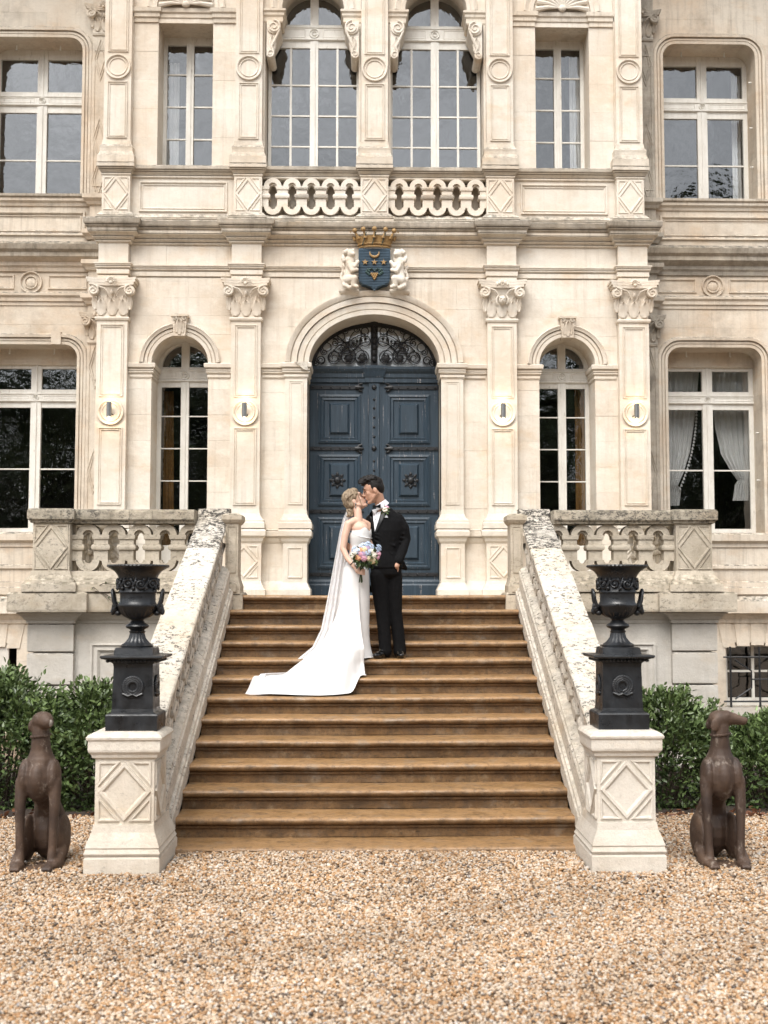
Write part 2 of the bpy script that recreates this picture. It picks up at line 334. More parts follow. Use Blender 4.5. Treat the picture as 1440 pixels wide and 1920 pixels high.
    def ell(s, c, r, rot=None, seg=14, rings=9):
        if not isinstance(r, (list, tuple)): r = (r, r, r)
        m = Euler(rot).to_matrix() if rot else Matrix.Identity(3); c = Vector(c)
        vs = [c + m @ Vector((0, 0, -r[2]))]; fs = []
        for i in range(1, rings):
            ph = -math.pi / 2 + math.pi * i / rings
            for j in range(seg):
                t = 2 * math.pi * j / seg
                vs.append(c + m @ Vector((r[0] * math.cos(ph) * math.cos(t), r[1] * math.cos(ph) * math.sin(t), r[2] * math.sin(ph))))
        vs.append(c + m @ Vector((0, 0, r[2]))); e = len(vs) - 1
        for j in range(seg): k = (j + 1) % seg; fs.append((0, 1 + k, 1 + j)); fs.append((e, 1 + (rings - 2) * seg + j, 1 + (rings - 2) * seg + k))
        for i in range(rings - 2):
            for j in range(seg): k = (j + 1) % seg; a = 1 + i * seg; fs.append((a + j, a + k, a + seg + k, a + seg + j))
        return s.add(vs, fs)
    def chain(s, pts, rads, seg=12):
        for i, (p, r) in enumerate(zip(pts, rads)): s.ell(p, r, None, seg, 8)
        for i in range(len(pts) - 1): s.tube([pts[i], pts[i + 1]], [rads[i], rads[i + 1]], seg)
        return s
    def rings(s, secs, seg=28, cap=True):
        # secs: (cx, cy, z, rx, ry)
        vs = []; fs = []
        for cx, cy, z, rx, ry in secs:
            for j in range(seg):
                t = 2 * math.pi * j / seg; vs.append((cx + rx * math.cos(t), cy + ry * math.sin(t), z))
        for i in range(len(secs) - 1):
            for j in range(seg): k = (j + 1) % seg; fs.append((i * seg + j, i * seg + k, i * seg + seg + k, i * seg + seg + j))
        if cap: fs += [tuple(range(seg - 1, -1, -1)), tuple((len(secs) - 1) * seg + j for j in range(seg))]
        return s.add(vs, fs)
    def band(s, cx, cz, a0, b0, a1, b1, y0, y1, t0=0, t1=math.pi, n=24):
        # solid elliptical band, inner a0,b0 outer a1,b1
        vs = []; fs = []
        for i in range(n + 1):
            t = t0 + (t1 - t0) * i / n; c, q = math.cos(t), math.sin(t)
            vs += [(cx + a0 * c, y0, cz + b0 * q), (cx + a1 * c, y0, cz + b1 * q), (cx + a1 * c, y1, cz + b1 * q), (cx + a0 * c, y1, cz + b0 * q)]
        for i in range(n):
            o = 4 * i
            for j in range(4): k = (j + 1) % 4; fs.append((o + j, o + k, o + 4 + k, o + 4 + j))
        return s.add(vs, fs + [(3, 2, 1, 0), (4 * n, 4 * n + 1, 4 * n + 2, 4 * n + 3)])
    def xf(s, m):
        s.v = [tuple(m @ Vector(p)) for p in s.v]; return s
    def mesh(s, name, smooth=None):
        me = bpy.data.meshes.new(name); me.from_pydata(s.v, [], s.f)
        bm = bmesh.new(); bm.from_mesh(me); bmesh.ops.recalc_face_normals(bm, faces=bm.faces)
        if smooth is not None:
            for f in bm.faces: f.smooth = True
            for e in bm.edges:
                if len(e.link_faces) != 2 or e.calc_face_angle(3.2) > R(smooth): e.smooth = False
        bm.to_mesh(me); bm.free(); return me

def thing(name, label, cat, loc=(0, 0, 0), group=None, kind=None, rz=0):
    o = bpy.data.objects.new(name, None); C.objects.link(o); o.location = loc; o.rotation_euler = (0, 0, rz); o.empty_display_size = 0.2
    o['label'] = label; o['category'] = cat
    if group: o['group'] = group
    return o
def obj(name, mesh, mat, parent=None, local=False, loc=None):
    """one mesh object; geometry is in world metres unless local (then in the parent's own frame)"""
    o = bpy.data.objects.new(name, mesh); C.objects.link(o)
    if mat is not None and len(mesh.materials) == 0: mesh.materials.append(mat)
    if parent is not None:
        o.parent = parent
        if not local and parent.parent is None: o.location = -parent.location
    if loc is not None: o.location = loc
    return o
def part(name, mb, mat, parent, smooth=None, local=False, loc=None):
    return obj(name, mb.mesh(name, smooth), M[mat] if isinstance(mat, str) else mat, parent, local, loc)
def tag(o, label, cat, group=None):
    o['label'] = label; o['category'] = cat
    if group: o['group'] = group
    return o
def structure(o): o['kind'] = 'structure'; return o
def copy_tree(o, parent=None):
    c = o.copy(); C.objects.link(c); c.parent = parent
    for ch in list(o.children): copy_tree(ch, c)
    return c
def bake(mb, voxel, iters=4, factor=0.5, smooth=True, name='body'):
    me = mb.mesh(name); o = bpy.data.objects.new('tmp', me); C.objects.link(o)
    r = o.modifiers.new('r', 'REMESH'); r.mode = 'VOXEL'; r.voxel_size = voxel
    if iters: q = o.modifiers.new('s', 'SMOOTH'); q.factor = factor; q.iterations = iters
    bpy.context.view_layer.update()
    dg = bpy.context.evaluated_depsgraph_get()
    nm = bpy.data.meshes.new_from_object(o.evaluated_get(dg)); nm.name = name
    bpy.data.objects.remove(o); bpy.data.meshes.remove(me)
    if smooth:
        for p in nm.polygons: p.use_smooth = True
    nm.materials.clear(); return nm
def circle(cx, cz, a, b=None, n=32, t0=0, t1=2 * math.pi, closed=True):
    b = a if b is None else b
    m = n if closed else n + 1
    return [(cx + a * math.cos(t0 + (t1 - t0) * i / n), cz + b * math.sin(t0 + (t1 - t0) * i / n)) for i in range(m)]
def rect(x0, x1, z0, z1): return [(x0, z0), (x1, z0), (x1, z1), (x0, z1)]
def spiral(cx, cz, r0, r1, turns, a0, n=26, dirn=1):
    return [(cx + (r0 + (r1 - r0) * i / n) * math.cos(a0 + dirn * 2 * math.pi * turns * i / n), cz + (r0 + (r1 - r0) * i / n) * math.sin(a0 + dirn * 2 * math.pi * turns * i / n)) for i in range(n + 1)]
def diamond(mb, x0, x1, z0, z1, y, d=0.014, wd=0.018):
    """raised lozenge border with four corner triangles, standing d proud of the plane y"""
    cx, cz = (x0 + x1) / 2, (z0 + z1) / 2
    pr = [(0, y + 0.002), (0.004, y - d), (wd, y - d), (wd + 0.012, y - d * 0.25), (wd + 0.014, y + 0.002)]
    mb.sweep([(cx, z0), (x1, cz), (cx, z1), (x0, cz)], pr)
    g = 0.16
    q = [(0, y + 0.002), (0.003, y - d * 0.8), (0.012, y - d * 0.8), (0.02, y - 0.003), (0.02, y + 0.002)]
    wx, wz = (x1 - x0) * (0.5 - g / 2), (z1 - z0) * (0.5 - g / 2)
    mb.sweep([(x0, z0), (x0 + wx, z0), (x0, z0 + wz)], q); mb.sweep([(x1, z0), (x1, z0 + wz), (x1 - wx, z0)], q)
    mb.sweep([(x1, z1), (x1 - wx, z1), (x1, z1 - wz)], q); mb.sweep([(x0, z1), (x0, z1 - wz), (x0 + wx, z1)], q)
def panel(mb, x0, x1, z0, z1, y, d=0.012, wd=0.022):
    mb.sweep(rect(x0, x1, z0, z1), [(0, y + 0.002), (0.004, y - d), (wd * 0.55, y - d), (wd, y - d * 0.3), (wd, y + 0.002)])
def ring(mb, cx, cz, r, y, wd=0.026, d=0.02, n=32):
    mb.sweep(circle(cx, cz, r, None, n), [(0, y + 0.004), (0.004, y - d), (wd * 0.6, y - d), (wd, y - d * 0.35), (wd, y + 0.004)])

# ------------------------------------------------------------------ ground and gravel
def ground():
    mb = MB(); mb.add([(-400, -400, -0.055), (400, -400, -0.055), (400, 400, -0.055), (-400, 400, -0.055)], [(0, 1, 2, 3)])
    m, t, b = newmat('gravel_bed'); p = coords(t)
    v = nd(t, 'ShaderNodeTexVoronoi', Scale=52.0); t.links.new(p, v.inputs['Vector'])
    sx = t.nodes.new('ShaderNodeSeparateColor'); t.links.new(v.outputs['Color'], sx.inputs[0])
    c = ramp(t, sx.outputs[0], [(0.0, (0.05, 0.033, 0.022)), (0.4, (0.19, 0.125, 0.075)), (0.8, (0.28, 0.21, 0.145)), (1.0, (0.34, 0.29, 0.24))])  # bed colour darkened to paint the shade in the gaps between pebbles
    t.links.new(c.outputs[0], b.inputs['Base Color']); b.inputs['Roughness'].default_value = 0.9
    iv = nd(t, 'ShaderNodeMath', operation='SUBTRACT'); iv.inputs[0].default_value = 0.5; t.links.new(v.outputs['Distance'], iv.inputs[1])
    bump(t, b, iv.outputs[0], 0.9, 0.02)
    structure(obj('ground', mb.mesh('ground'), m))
    # the loose pebbles themselves: one cloud of points, a stone on each
    r = random.Random(11); pts = []; siz = []; rot = []
    def put(n, x0, x1, y0, y1, s0, s1):
        for _ in range(n):
            x, y = r.uniform(x0, x1), r.uniform(y0, y1)
            if abs(x) < 1.56 and y > -4.27: continue
            if 1.48 < abs(x) < 2.04 and y > -5.0: continue
            k = r.uniform(s0, s1)
            if r.random() < 0.06: k *= 1.45
            pts.append((x, y, -0.052 + r.uniform(0.0, 0.022) + 0.010 * mnoise.noise((x * 1.7, y * 1.7, 0))))
            siz.append((k * r.uniform(0.9, 1.2), k * r.uniform(0.8, 1.1), k * r.uniform(0.6, 0.95))); rot.append((r.uniform(-.6, .6), r.uniform(-.6, .6), r.uniform(0, 6.28)))
    put(150000, -2.7, 2.7, -9.1, -5.9, 0.0055, 0.0112)
    put(140000, -3.6, 3.6, -5.9, -2.6, 0.0058, 0.0118)
    me = bpy.data.meshes.new('gravel'); me.from_pydata(pts, [], [])
    a = me.attributes.new('siz', 'FLOAT_VECTOR', 'POINT'); a.data.foreach_set('vector', [q for s in siz for q in s])
    a = me.attributes.new('rot', 'FLOAT_VECTOR', 'POINT'); a.data.foreach_set('vector', [q for s in rot for q in s])
    o = bpy.data.objects.new('gravel', me); C.objects.link(o); o['kind'] = 'stuff'
    pm, t, b = newmat('pebble'); oi = t.nodes.new('ShaderNodeObjectInfo')
    c = ramp(t, oi.outputs['Random'], [(0.0, (0.05, 0.04, 0.035)), (0.08, (0.15, 0.095, 0.055)), (0.18, (0.36, 0.19, 0.075)), (0.34, (0.47, 0.28, 0.135)), (0.52, (0.42, 0.315, 0.215)), (0.72, (0.55, 0.42, 0.30)), (0.87, (0.58, 0.49, 0.39)), (0.96, (0.66, 0.60, 0.52)), (1.0, (0.26, 0.25, 0.25))])
    nn = noisen(t, coords(t), 240, 3, 0.6); c2 = mix(t, ramp(t, nn, [(0.4, 0.0), (0.75, 0.4)]).outputs[0], c.outputs[0], (0.16, 0.10, 0.06))
    pt = ramp(t, noisen(t, coords(t), 1.1, 4, 0.6), [(0.35, 0.80), (0.65, 1.06)]).outputs[0]
    c2 = mix(t, 1.0, c2, pt, 'MULTIPLY')
    t.links.new(c2, b.inputs['Base Color']); b.inputs['Roughness'].default_value = 0.5
    ng = bpy.data.node_groups.new('gravel', 'GeometryNodeTree')
    ng.interface.new_socket('Geometry', in_out='INPUT', socket_type='NodeSocketGeometry'); ng.interface.new_socket('Geometry', in_out='OUTPUT', socket_type='NodeSocketGeometry')
    gi = ng.nodes.new('NodeGroupInput'); go = ng.nodes.new('NodeGroupOutput'); ip = ng.nodes.new('GeometryNodeInstanceOnPoints')
    ic = ng.nodes.new('GeometryNodeMeshIcoSphere'); ic.inputs['Subdivisions'].default_value = 2; ic.inputs['Radius'].default_value = 1.0
    sp = ng.nodes.new('GeometryNodeSetPosition'); nz = ng.nodes.new('ShaderNodeTexNoise'); nz.inputs['Scale'].default_value = 0.8
    vm = ng.nodes.new('ShaderNodeVectorMath'); vm.operation = 'MULTIPLY_ADD'; vm.inputs[1].default_value = (0.9,) * 3; vm.inputs[2].default_value = (-0.45,) * 3
    ng.links.new(nz.outputs['Color'], vm.inputs[0]); ng.links.new(ic.outputs['Mesh'], sp.inputs['Geometry']); ng.links.new(vm.outputs[0], sp.inputs['Offset'])
    ss = ng.nodes.new('GeometryNodeSetShadeSmooth'); sm = ng.nodes.new('GeometryNodeSetMaterial'); sm.inputs['Material'].default_value = pm
    ng.links.new(sp.outputs[0], ss.inputs['Geometry']); ng.links.new(ss.outputs[0], sm.inputs['Geometry']); ng.links.new(sm.outputs[0], ip.inputs['Instance'])
    for nm, sock in (('siz', 'Scale'), ('rot', 'Rotation')):
        na = ng.nodes.new('GeometryNodeInputNamedAttribute'); na.data_type = 'FLOAT_VECTOR'; na.inputs['Name'].default_value = nm
        ng.links.new(na.outputs['Attribute'], ip.inputs[sock])
    ng.links.new(gi.outputs[0], ip.inputs['Points']); ng.links.new(ip.outputs[0], go.inputs[0])
    md = o.modifiers.new('scatter', 'NODES'); md.node_group = ng; me.materials.append(pm)
ground()

# ------------------------------------------------------------------ the chateau
LAND = 1.898; RISE = 0.1582; RUN = 0.357
chateau = thing('chateau', 'pale limestone chateau front with tall windows and carved pilasters', 'building')
YW, YP, YU, YUP, YS = 2.92, 2.80, 3.00, 2.90, 4.10      # lower wall, lower pilasters, upper wall, upper pilasters, side wings
def group_part(name, parent):
    e = bpy.data.objects.new(name, None); C.objects.link(e); e.parent = parent; return e
def ashlar(parent, xa, xb, rows, yf, yb, length=0.62, rects=(), ell=None, mat='stone', seed=0, gap=0.0016):
    r = random.Random(seed)
    for k in range(len(rows) - 1):
        z0, z1 = rows[k] + gap / 2, rows[k + 1] - gap / 2
        iv = [(xa, xb, 0, 0)]
        zm = (z0 + z1) / 2
        for (a, b, c, d) in rects:
            if c < zm < d:
                nv = []
                for (p, q, _, __) in iv:
                    if b <= p or a >= q: nv.append((p, q, 0, 0)); continue
                    if a > p: nv.append((p, a, 0, 0))
                    if b < q: nv.append((b, q, 0, 0))
                iv = nv
        if ell and z1 > ell[1] and z0 < ell[1] + ell[3]:
            cx, cz, a, b = ell; nv = []
            for (p, q, _, __) in iv:
                if p < cx < q: nv += [(p, cx, 0, 1), (cx, q, 1, 0)]
                else: nv.append((p, q, 0, 0))
            iv = nv
        for (p, q, cl, cr) in iv:
            zs = [z0 + (z1 - z0) * i / 8 for i in range(9)]
            if cl or cr:
                h = [ell[2] * math.sqrt(max(0, 1 - ((max(z, ell[1]) - ell[1]) / ell[3]) ** 2)) for z in zs]
                safe = ell[0] + (max(h) if cl else -max(h))
            n = max(1, round((q - p) / length)); cuts = [p + (q - p) * i / n for i in range(n + 1)]
            if n > 1: cuts = [cuts[0]] + [c + r.uniform(-.12, .12) * length + (0.22 * length if k % 2 else -0.22 * length) * (n > 1) for c in cuts[1:-1]] + [cuts[-1]]
            if cl: cuts = [c for c in cuts if c > safe + .08 or c == cuts[0]]; cuts[0] = p
            if cr: cuts = [c for c in cuts if c < safe - .08 or c == cuts[-1]]
            for i in range(len(cuts) - 1):
                a, b = cuts[i] + gap / 2, cuts[i + 1] - gap / 2
                d = r.uniform(-0.0015, 0.0025); mb = MB()
                if (cl and i == 0): poly = [(ell[0] + hh, z) for hh, z in zip(h, zs)][::-1] + [(b, z0), (b, z1)]; poly = [(max(x, p), z) for x, z in poly]
                elif (cr and i == len(cuts) - 2): poly = [(min(ell[0] - hh, q), z) for hh, z in zip(h, zs)] + [(a, z1), (a, z0)]
                else: poly = rect(a, b, z0, z1)
                if len(poly) > 4:
                    pp = [poly[0]]
                    for s_ in poly[1:]:
                        if (Vector(s_) - Vector(pp[-1])).length > 1e-4: pp.append(s_)
                    poly = pp
                mb.prism_y(poly, yf - d, yb)
                part('stone_block', mb, mat, parent)
def frange(a, b, n): return [a + (b - a) * i / n for i in range(n + 1)]

wall = group_part('wall', chateau)
SPR = 5.04
for s in (-1, 1):
    c = 2.627 * s; h = 0.381
    rows = frange(LAND, SPR, 9) + [5.24, 5.44, 5.70, 5.95, 6.17]
    xa, xb = sorted((1.93 * s, 3.32 * s))
    ashlar(wall, xa, xb, rows, YW, 3.52, 0.62, [(c - h, c + h, 0, SPR)], (c, SPR, h, h), seed=3 + s)
    xa, xb = sorted((1.20 * s, 1.54 * s)); ashlar(wall, xa, xb, frange(LAND, SPR, 8), YW, 3.52, 0.7, seed=8 + s)
ashlar(wall, -1.54, 1.54, [5.04, 5.30, 5.55, 5.80, 6.17], YW, 3.52, 0.5, [], (0, SPR, 0.885, 0.68), seed=21)
# upper storey
uw = group_part('wall', chateau)
for s in (-1, 1):
    c = 2.615 * s
    xa, xb = sorted((1.91 * s, 3.33 * s))
    ashlar(uw, xa, xb, frange(7.80, 9.83, 5) + [10.04, 10.5, 11.0, 11.6], YU, 3.55, 0.6, [(c - .375, c + .375, 7.83, 9.83)], seed=31 + s)
    xa, xb = sorted((.19 * s, 1.55 * s))
    ashlar(uw, xa, xb, [10.04, 10.25, 10.48, 10.9, 11.6], YU, 3.55, 0.5, [], (.855 * s, 10.04, .431, .431), seed=41 + s)
    for e in (.19, 1.515):
        a, b = sorted((e * s, (e + .03) * s)); part('jamb', MB().box(a, b, YU, 3.55, 7.80, 10.04), 'stone', uw)
    for e0, e1 in ((.19, .424), (1.286, 1.55)):     # narrowing of the opening at the imposts
        a, b = sorted((e0 * s, e1 * s)); part('impost', MB().mould(a, b, YU, 3.5, [(0, 9.85), (.012, 9.87), (.012, 9.93), (.03, 9.955), (.03, 9.99), (.05, 10.01), (.05, 10.04), (0, 10.042)]), 'ledge', uw)
# carcass: core masonry behind, side returns and everything above the picture
core = MB()
core.box(-3.72, 3.72, 3.0, 3.6, 11.6, 13.0); core.box(-3.72, 3.72, 3.02, 3.54, 6.2, 7.12); core.box(-3.72, 3.72, 3.17, 3.54, 7.12, 7.66); core.box(-3.72, 3.72, 3.02, 3.5, 7.66, 7.795)
for s in (-1, 1):
    a, b = sorted((3.33 * s, 3.70 * s)); core.box(a, b, 2.96, 4.6, LAND - 2, 13.0)
    a, b = sorted((1.56 * s, 1.90 * s)); core.box(a, b, 3.02, 3.5, 7.7, 11.7)
core.box(-.185, .185, 3.02, 3.5, 7.7, 11.7)
part('core_masonry', core, 'stone', chateau)
part('roof', MB().box(-7.5, 7.5, 2.4, 9.0, 13.0, 13.4), 'grey', chateau)

def pilaster(cx, w2, yf, yw, z0, z1, zc, rlamp, mat='stone'):
    """shaft with a sunk panel above and below the roundel at zc"""
    mb = MB(); mb.box(cx - w2, cx + w2, yf, yw + .15, z0, z1)
    o = part('pilaster', mb, mat, chateau)
    e = MB(); a, b = cx - w2 + .045, cx + w2 - .045
    for (p, q) in ((z0 + .05, zc - rlamp - .03), (zc + rlamp + .03, z1 - .05)):
        e.sweep(rect(a, b, p, q), [(0, yf + .003), (.004, yf - .016), (.013, yf - .016), (.017, yf - .001), (.027, yf - .001), (.030, yf - .012), (.038, yf - .012), (.042, yf + .003)])
    part('panel_border', e, mat, o)
    g = MB(); g.add([(cx + rlamp * .97 * math.cos(t), yf - .006, zc + rlamp * .97 * math.sin(t)) for t in [2 * math.pi * i / 40 for i in range(40)]], [tuple(range(40))])
    ring(g, cx, zc, rlamp + .002, yf - .004, .034, .026, 40); ring(g, cx, zc, rlamp - .045, yf - .005, .022, .014, 40)
    part('roundel', g, mat, o)
    return o
BASE = [(.075, 0), (.075, .07), (.062, .085), (.062, .11), (.03, .14), (.018, .17), (.006, .20), (0, .26)]
def shift(prof, z): return [(p, q + z) for p, q in prof]
CAP_Z = 5.65
def spiral_tube(mb, cx, cz, y, r, dirn, a0, rad=.013, turns=1.6):
    pts = [(x, y, z) for x, z in spiral(cx, cz, r, r * .18, turns, a0, 26, dirn)]
    mb.tube(pts, [rad * (1 - .55 * i / 26) for i in range(27)], 6)
def leafshape(mb, cx, z, y, w, h, lean=.05, lobes=3):
    """an acanthus leaf: a thick lobed blade curling out at the tip"""
    n = 9; vs = []; fs = []
    for i in range(n + 1):
        t = i / n; ww = w * (0.55 + .45 * math.sin(math.pi * min(1, t * 1.05))) * (1 - .75 * max(0, t - .75) / .25) * (1 + .22 * abs(math.sin(lobes * math.pi * t)))
        out = lean * (t ** 2.2); zz = z + h * (t - .10 * max(0, t - .8) / .2)
        for k, q in ((-1, 0.0), (-.5, .016), (0, .008), (.5, .016), (1, 0.0)): vs.append((cx + k * ww / 2, y - out - q, zz))
        for k in (1, -1): vs.append((cx + k * ww / 2 * .9, y - out + .02, zz))
    for i in range(n):
        o = 7 * i
        for j in range(7): k = (j + 1) % 7; fs.append((o + j, o + k, o + 7 + k, o + 7 + j))
    fs += [tuple(range(6, -1, -1)), tuple(7 * n + j for j in range(7))]
    mb.add(vs, fs)
def capital(cx, w2, yf, z0, h, variant=0, parent=None, mat='stone'):
    mb = MB()
    mb.mould(cx - w2, cx + w2, yf, yf + .2, [(0, z0 - .05), (.018, z0 - .045), (.026, z0 - .02), (.018, z0 - .002), (0, z0)])
    mb.mould(cx - w2 + .01, cx + w2 - .01, yf + .005, yf + .2, [(0, z0), (.0, z0 + .3 * h), (.02, z0 + .62 * h), (.03, z0 + .8 * h)])
    # abacus with hollow sides and horned corners
    a = w2 + .115; yo = yf - .115; poly = []
    for i in range(11): t = i / 10; poly.append((cx - a + 2 * a * t, yo + .075 * math.sin(math.pi * t)))
    poly += [(cx + a, yf + .2), (cx - a, yf + .2)]
    for zz0, zz1, sc_ in ((.80, .87, .93), (.87, .94, 1.0), (.94, 1.0, 1.04)):
        vs = []; n = len(poly)
        for q in (z0 + zz0 * h, z0 + zz1 * h - .002): vs += [(cx + (x - cx) * sc_, yf + (y - yf) * sc_, q) for x, y in poly]
        mb.add(vs, [tuple(range(n)), tuple(range(2 * n - 1, n - 1, -1))] + [(i, i + n, (i + 1) % n + n, (i + 1) % n) for i in range(n)])
    o = part('capital', mb, mat, parent)
    v = MB()
    for s in (-1, 1):
        vx = cx + s * (w2 + .035)
        v.band(vx, z0 + .66 * h, .0, .0, .07, .07, yf - .085, yf - .01, 0, 2 * math.pi, 18)
        spiral_tube(v, vx, z0 + .66 * h, yf - .088, .07, s, math.pi / 2 if s > 0 else math.pi / 2, .014)
        v.tube([(vx - s * .01, yf - .08, z0 + .735 * h + .03), (cx + s * .10, yf - .06, z0 + .72 * h), (cx + s * .05, yf - .05, z0 + .60 * h)], [.016, .014, .008], 6)
        leafshape(v, vx - s * .005, z0 + .18 * h, yf - .005, .07, .40 * h, .06)
    part('volute', v, mat, o, 50)
    l = MB(); n = 3
    for i in range(n):
        leafshape(l, cx + (i - 1) * w2 * .72, z0 + .02, yf - .004, w2 * .62, .44 * h, .045)
    for i in range(4):
        leafshape(l, cx + (i - 1.5) * w2 * .52, z0 + .16 * h, yf + .004, w2 * .42, .44 * h, .05)
    part('acanthus', l, mat, o, 50)
    f = MB()
    if variant == 0:
        for k in range(7):
            t = math.pi * k / 6; f.tube([(cx, yf - .10, z0 + .86 * h), (cx + .05 * math.cos(t), yf - .125, z0 + .88 * h + .05 * math.sin(t)), (cx + .085 * math.cos(t), yf - .105, z0 + .87 * h + .075 * math.sin(t))], [.012, .018, .006], 6)
        f.ell((cx, yf - .12, z0 + .84 * h), .026); f.ell((cx, yf - .05, z0 + .62 * h), (.022, .03, .04))
    else:
        f.ell((cx, yf - .075, z0 + .46 * h), (.052, .045, .062)); f.ell((cx - .022, yf - .115, z0 + .49 * h), (.016, .012, .012)); f.ell((cx + .022, yf - .115, z0 + .49 * h), (.016, .012, .012))
        f.ell((cx, yf - .12, z0 + .45 * h), (.011, .018, .022)); f.ell((cx, yf - .11, z0 + .41 * h), (.024, .014, .008))
        for k in range(5): f.ell((cx + (k - 2) * .035, yf - .105, z0 + .87 * h + .018 * (2 - abs(k - 2))), (.022, .024, .034))
        for s in (-1, 1): f.tube([(cx + s * .06, yf - .05, z0 + .36 * h), (cx + s * .085, yf - .065, z0 + .48 * h), (cx + s * .05, yf - .06, z0 + .60 * h)], [.012, .018, .008], 6)
    part('carving', f, mat, o, 50)['kind'] = 'stuff'
    return o
PX = (-3.525, -1.73, 1.73, 3.525)
for i, cx in enumerate(PX):
    w2 = .205 if i in (0, 3) else .199
    o = pilaster(cx, w2, YP, YW, 2.80 + .26, 5.60, 4.358, .176)
    b = MB(); b.mould(cx - w2, cx + w2, YP, YW, shift(BASE, 2.80)); part('base', b, 'stone', o)
    pd = MB(); pd.mould(cx - w2 - .03, cx + w2 + .03, YP - .02, YW, [(.06, 1.90), (.06, 1.98), (.045, 2.0), (.03, 2.03), (.012, 2.06), (0, 2.10), (0, 2.60), (.02, 2.63), (.03, 2.67), (.06, 2.70), (.065, 2.76), (.05, 2.785), (.02, 2.80)])
    diamond(pd, cx - w2 + .01, cx + w2 - .01, 2.14, 2.57, YP - .02); part('pedestal', pd, 'stone', o)
    capital(cx, w2, YP, CAP_Z, .52, 0 if i in (0, 1, 3) else 1, o)
# dado and impost bands between the pilasters
def capped(name, x0, x1, yf, yb, prof, zs, mat, parent):
    lo = [q for q in prof if q[1] <= zs]; hi = [q for q in prof if q[1] > zs]
    o = part(name, MB().mould(x0, x1, yf, yb, lo + [(0, lo[-1][1] + .001)]), mat, parent)
    part(name + '_top', MB().mould(x0, x1, yf, yb, [(0, lo[-1][1] + .0015), (lo[-1][0], lo[-1][1] + .002)] + hi), 'sooty', o)
    return o
def band_run(name, xs, prof, yf, yb, mat='stone', parent=None):
    for a, b in xs:
        part(name, MB().mould(a, b, yf, yb, prof), mat, parent or chateau)
DADO_ = [(0, 2.60), (.015, 2.63), (.03, 2.67), (.05, 2.70), (.055, 2.76), (.04, 2.785), (0, 2.795)]
DADO = grooved(DADO_, [2.69, 2.773])
IMP_ = [(0, 4.835), (.012, 4.84), (.012, 4.90), (.028, 4.915), (.028, 4.955), (.05, 4.985), (.056, 5.03), (.04, 5.042), (0, 5.044)]
IMP = grooved(IMP_, [4.8475, 4.892, 4.935, 4.97])
for s in (-1, 1):
    for (a, b) in ((1.21, 1.50), (1.96, 2.246), (3.008, 3.29)):
        p, q = sorted((a * s, b * s))
        if a < 1.3: part('dado_band', MB().mould(p, q, YW, YW + .05, DADO), 'stone', chateau)
        part('impost', MB().mould(p + .0, q - .0, YW, 3.38 if a > 1.3 else YW + .05, IMP), 'stone', chateau)
    # plinth under the dado
    p, q = sorted((1.21 * s, 1.50 * s)); part('plinth', MB().mould(p, q, YW - .02, YW + .05, [(.03, 1.90), (.03, 1.98), (0, 2.06), (-.02, 2.10)]), 'stone', chateau)
# entablature: run + break-forwards over each pilaster
ARCH_ = [(0, 6.165), (0, 6.235), (.014, 6.24), (.014, 6.315), (.03, 6.325), (.036, 6.36), (.048, 6.372), (.048, 6.385), (0, 6.39)]
CORN = [(0, 6.665), (.02, 6.675), (.035, 6.71), (.06, 6.73), (.06, 6.755), (.085, 6.775), (.115, 6.79), (.115, 6.845), (.135, 6.86), (.16, 6.905), (.17, 6.955), (.15, 6.975), (0, 6.985)]
PLN = [(.055, 6.98), (.055, 7.05), (.04, 7.075), (.02, 7.10), (0, 7.125)]
SILL = [(0, 7.63), (.012, 7.64), (.012, 7.675), (.035, 7.70), (.05, 7.72), (.065, 7.745), (.065, 7.785), (.045, 7.80), (0, 7.803)]
ARCH_ = grooved(ARCH_, [6.226, 6.305, 6.343]); CORN = grooved(CORN, [6.70, 6.743, 6.80, 6.88], .028, .006); SILL = grooved(SILL, [7.666, 7.71, 7.733]); PLN = grooved(PLN, [7.04, 7.0635])
runs = [(-3.32, -1.93), (-1.53, 1.53), (1.93, 3.32)]
for a, b in runs:
    part('architrave', MB().mould(a, b, YW, YW + .2, ARCH_), 'stone', chateau)
    capped('cornice', a, b, YW, YW + .2, CORN, 6.85, 'ledge', chateau)
fr = group_part('frieze', chateau)
for a, b in runs: ashlar(fr, a, b, [6.391, 6.664], YW + .004, YW + .3, .9, seed=int(50 + a * 3))
for i, cx in enumerate(PX):
    part('architrave', MB().mould(cx - .205, cx + .205, YP + .002, YW + .3, ARCH_), 'stone', chateau)
    part('frieze_block', MB().box(cx - .20, cx + .20, YP + .006, YW + .3, 6.391, 6.664), 'stone', chateau)
    capped('cornice', cx - .215, cx + .215, YP, YW + .3, CORN, 6.80, 'ledge', chateau)
UX = (-3.525, -1.73, 0.0, 1.73, 3.525)
for a, b in [(-3.34, -1.91), (-1.55, -.19), (.19, 1.55), (1.91, 3.34)]:
    part('plinth_band', MB().mould(a, b, YU, YU + .3, PLN), 'ledge', chateau)
    capped('sill_course', a, b, YU, YU + .45, SILL, 7.746, 'ledge', chateau)
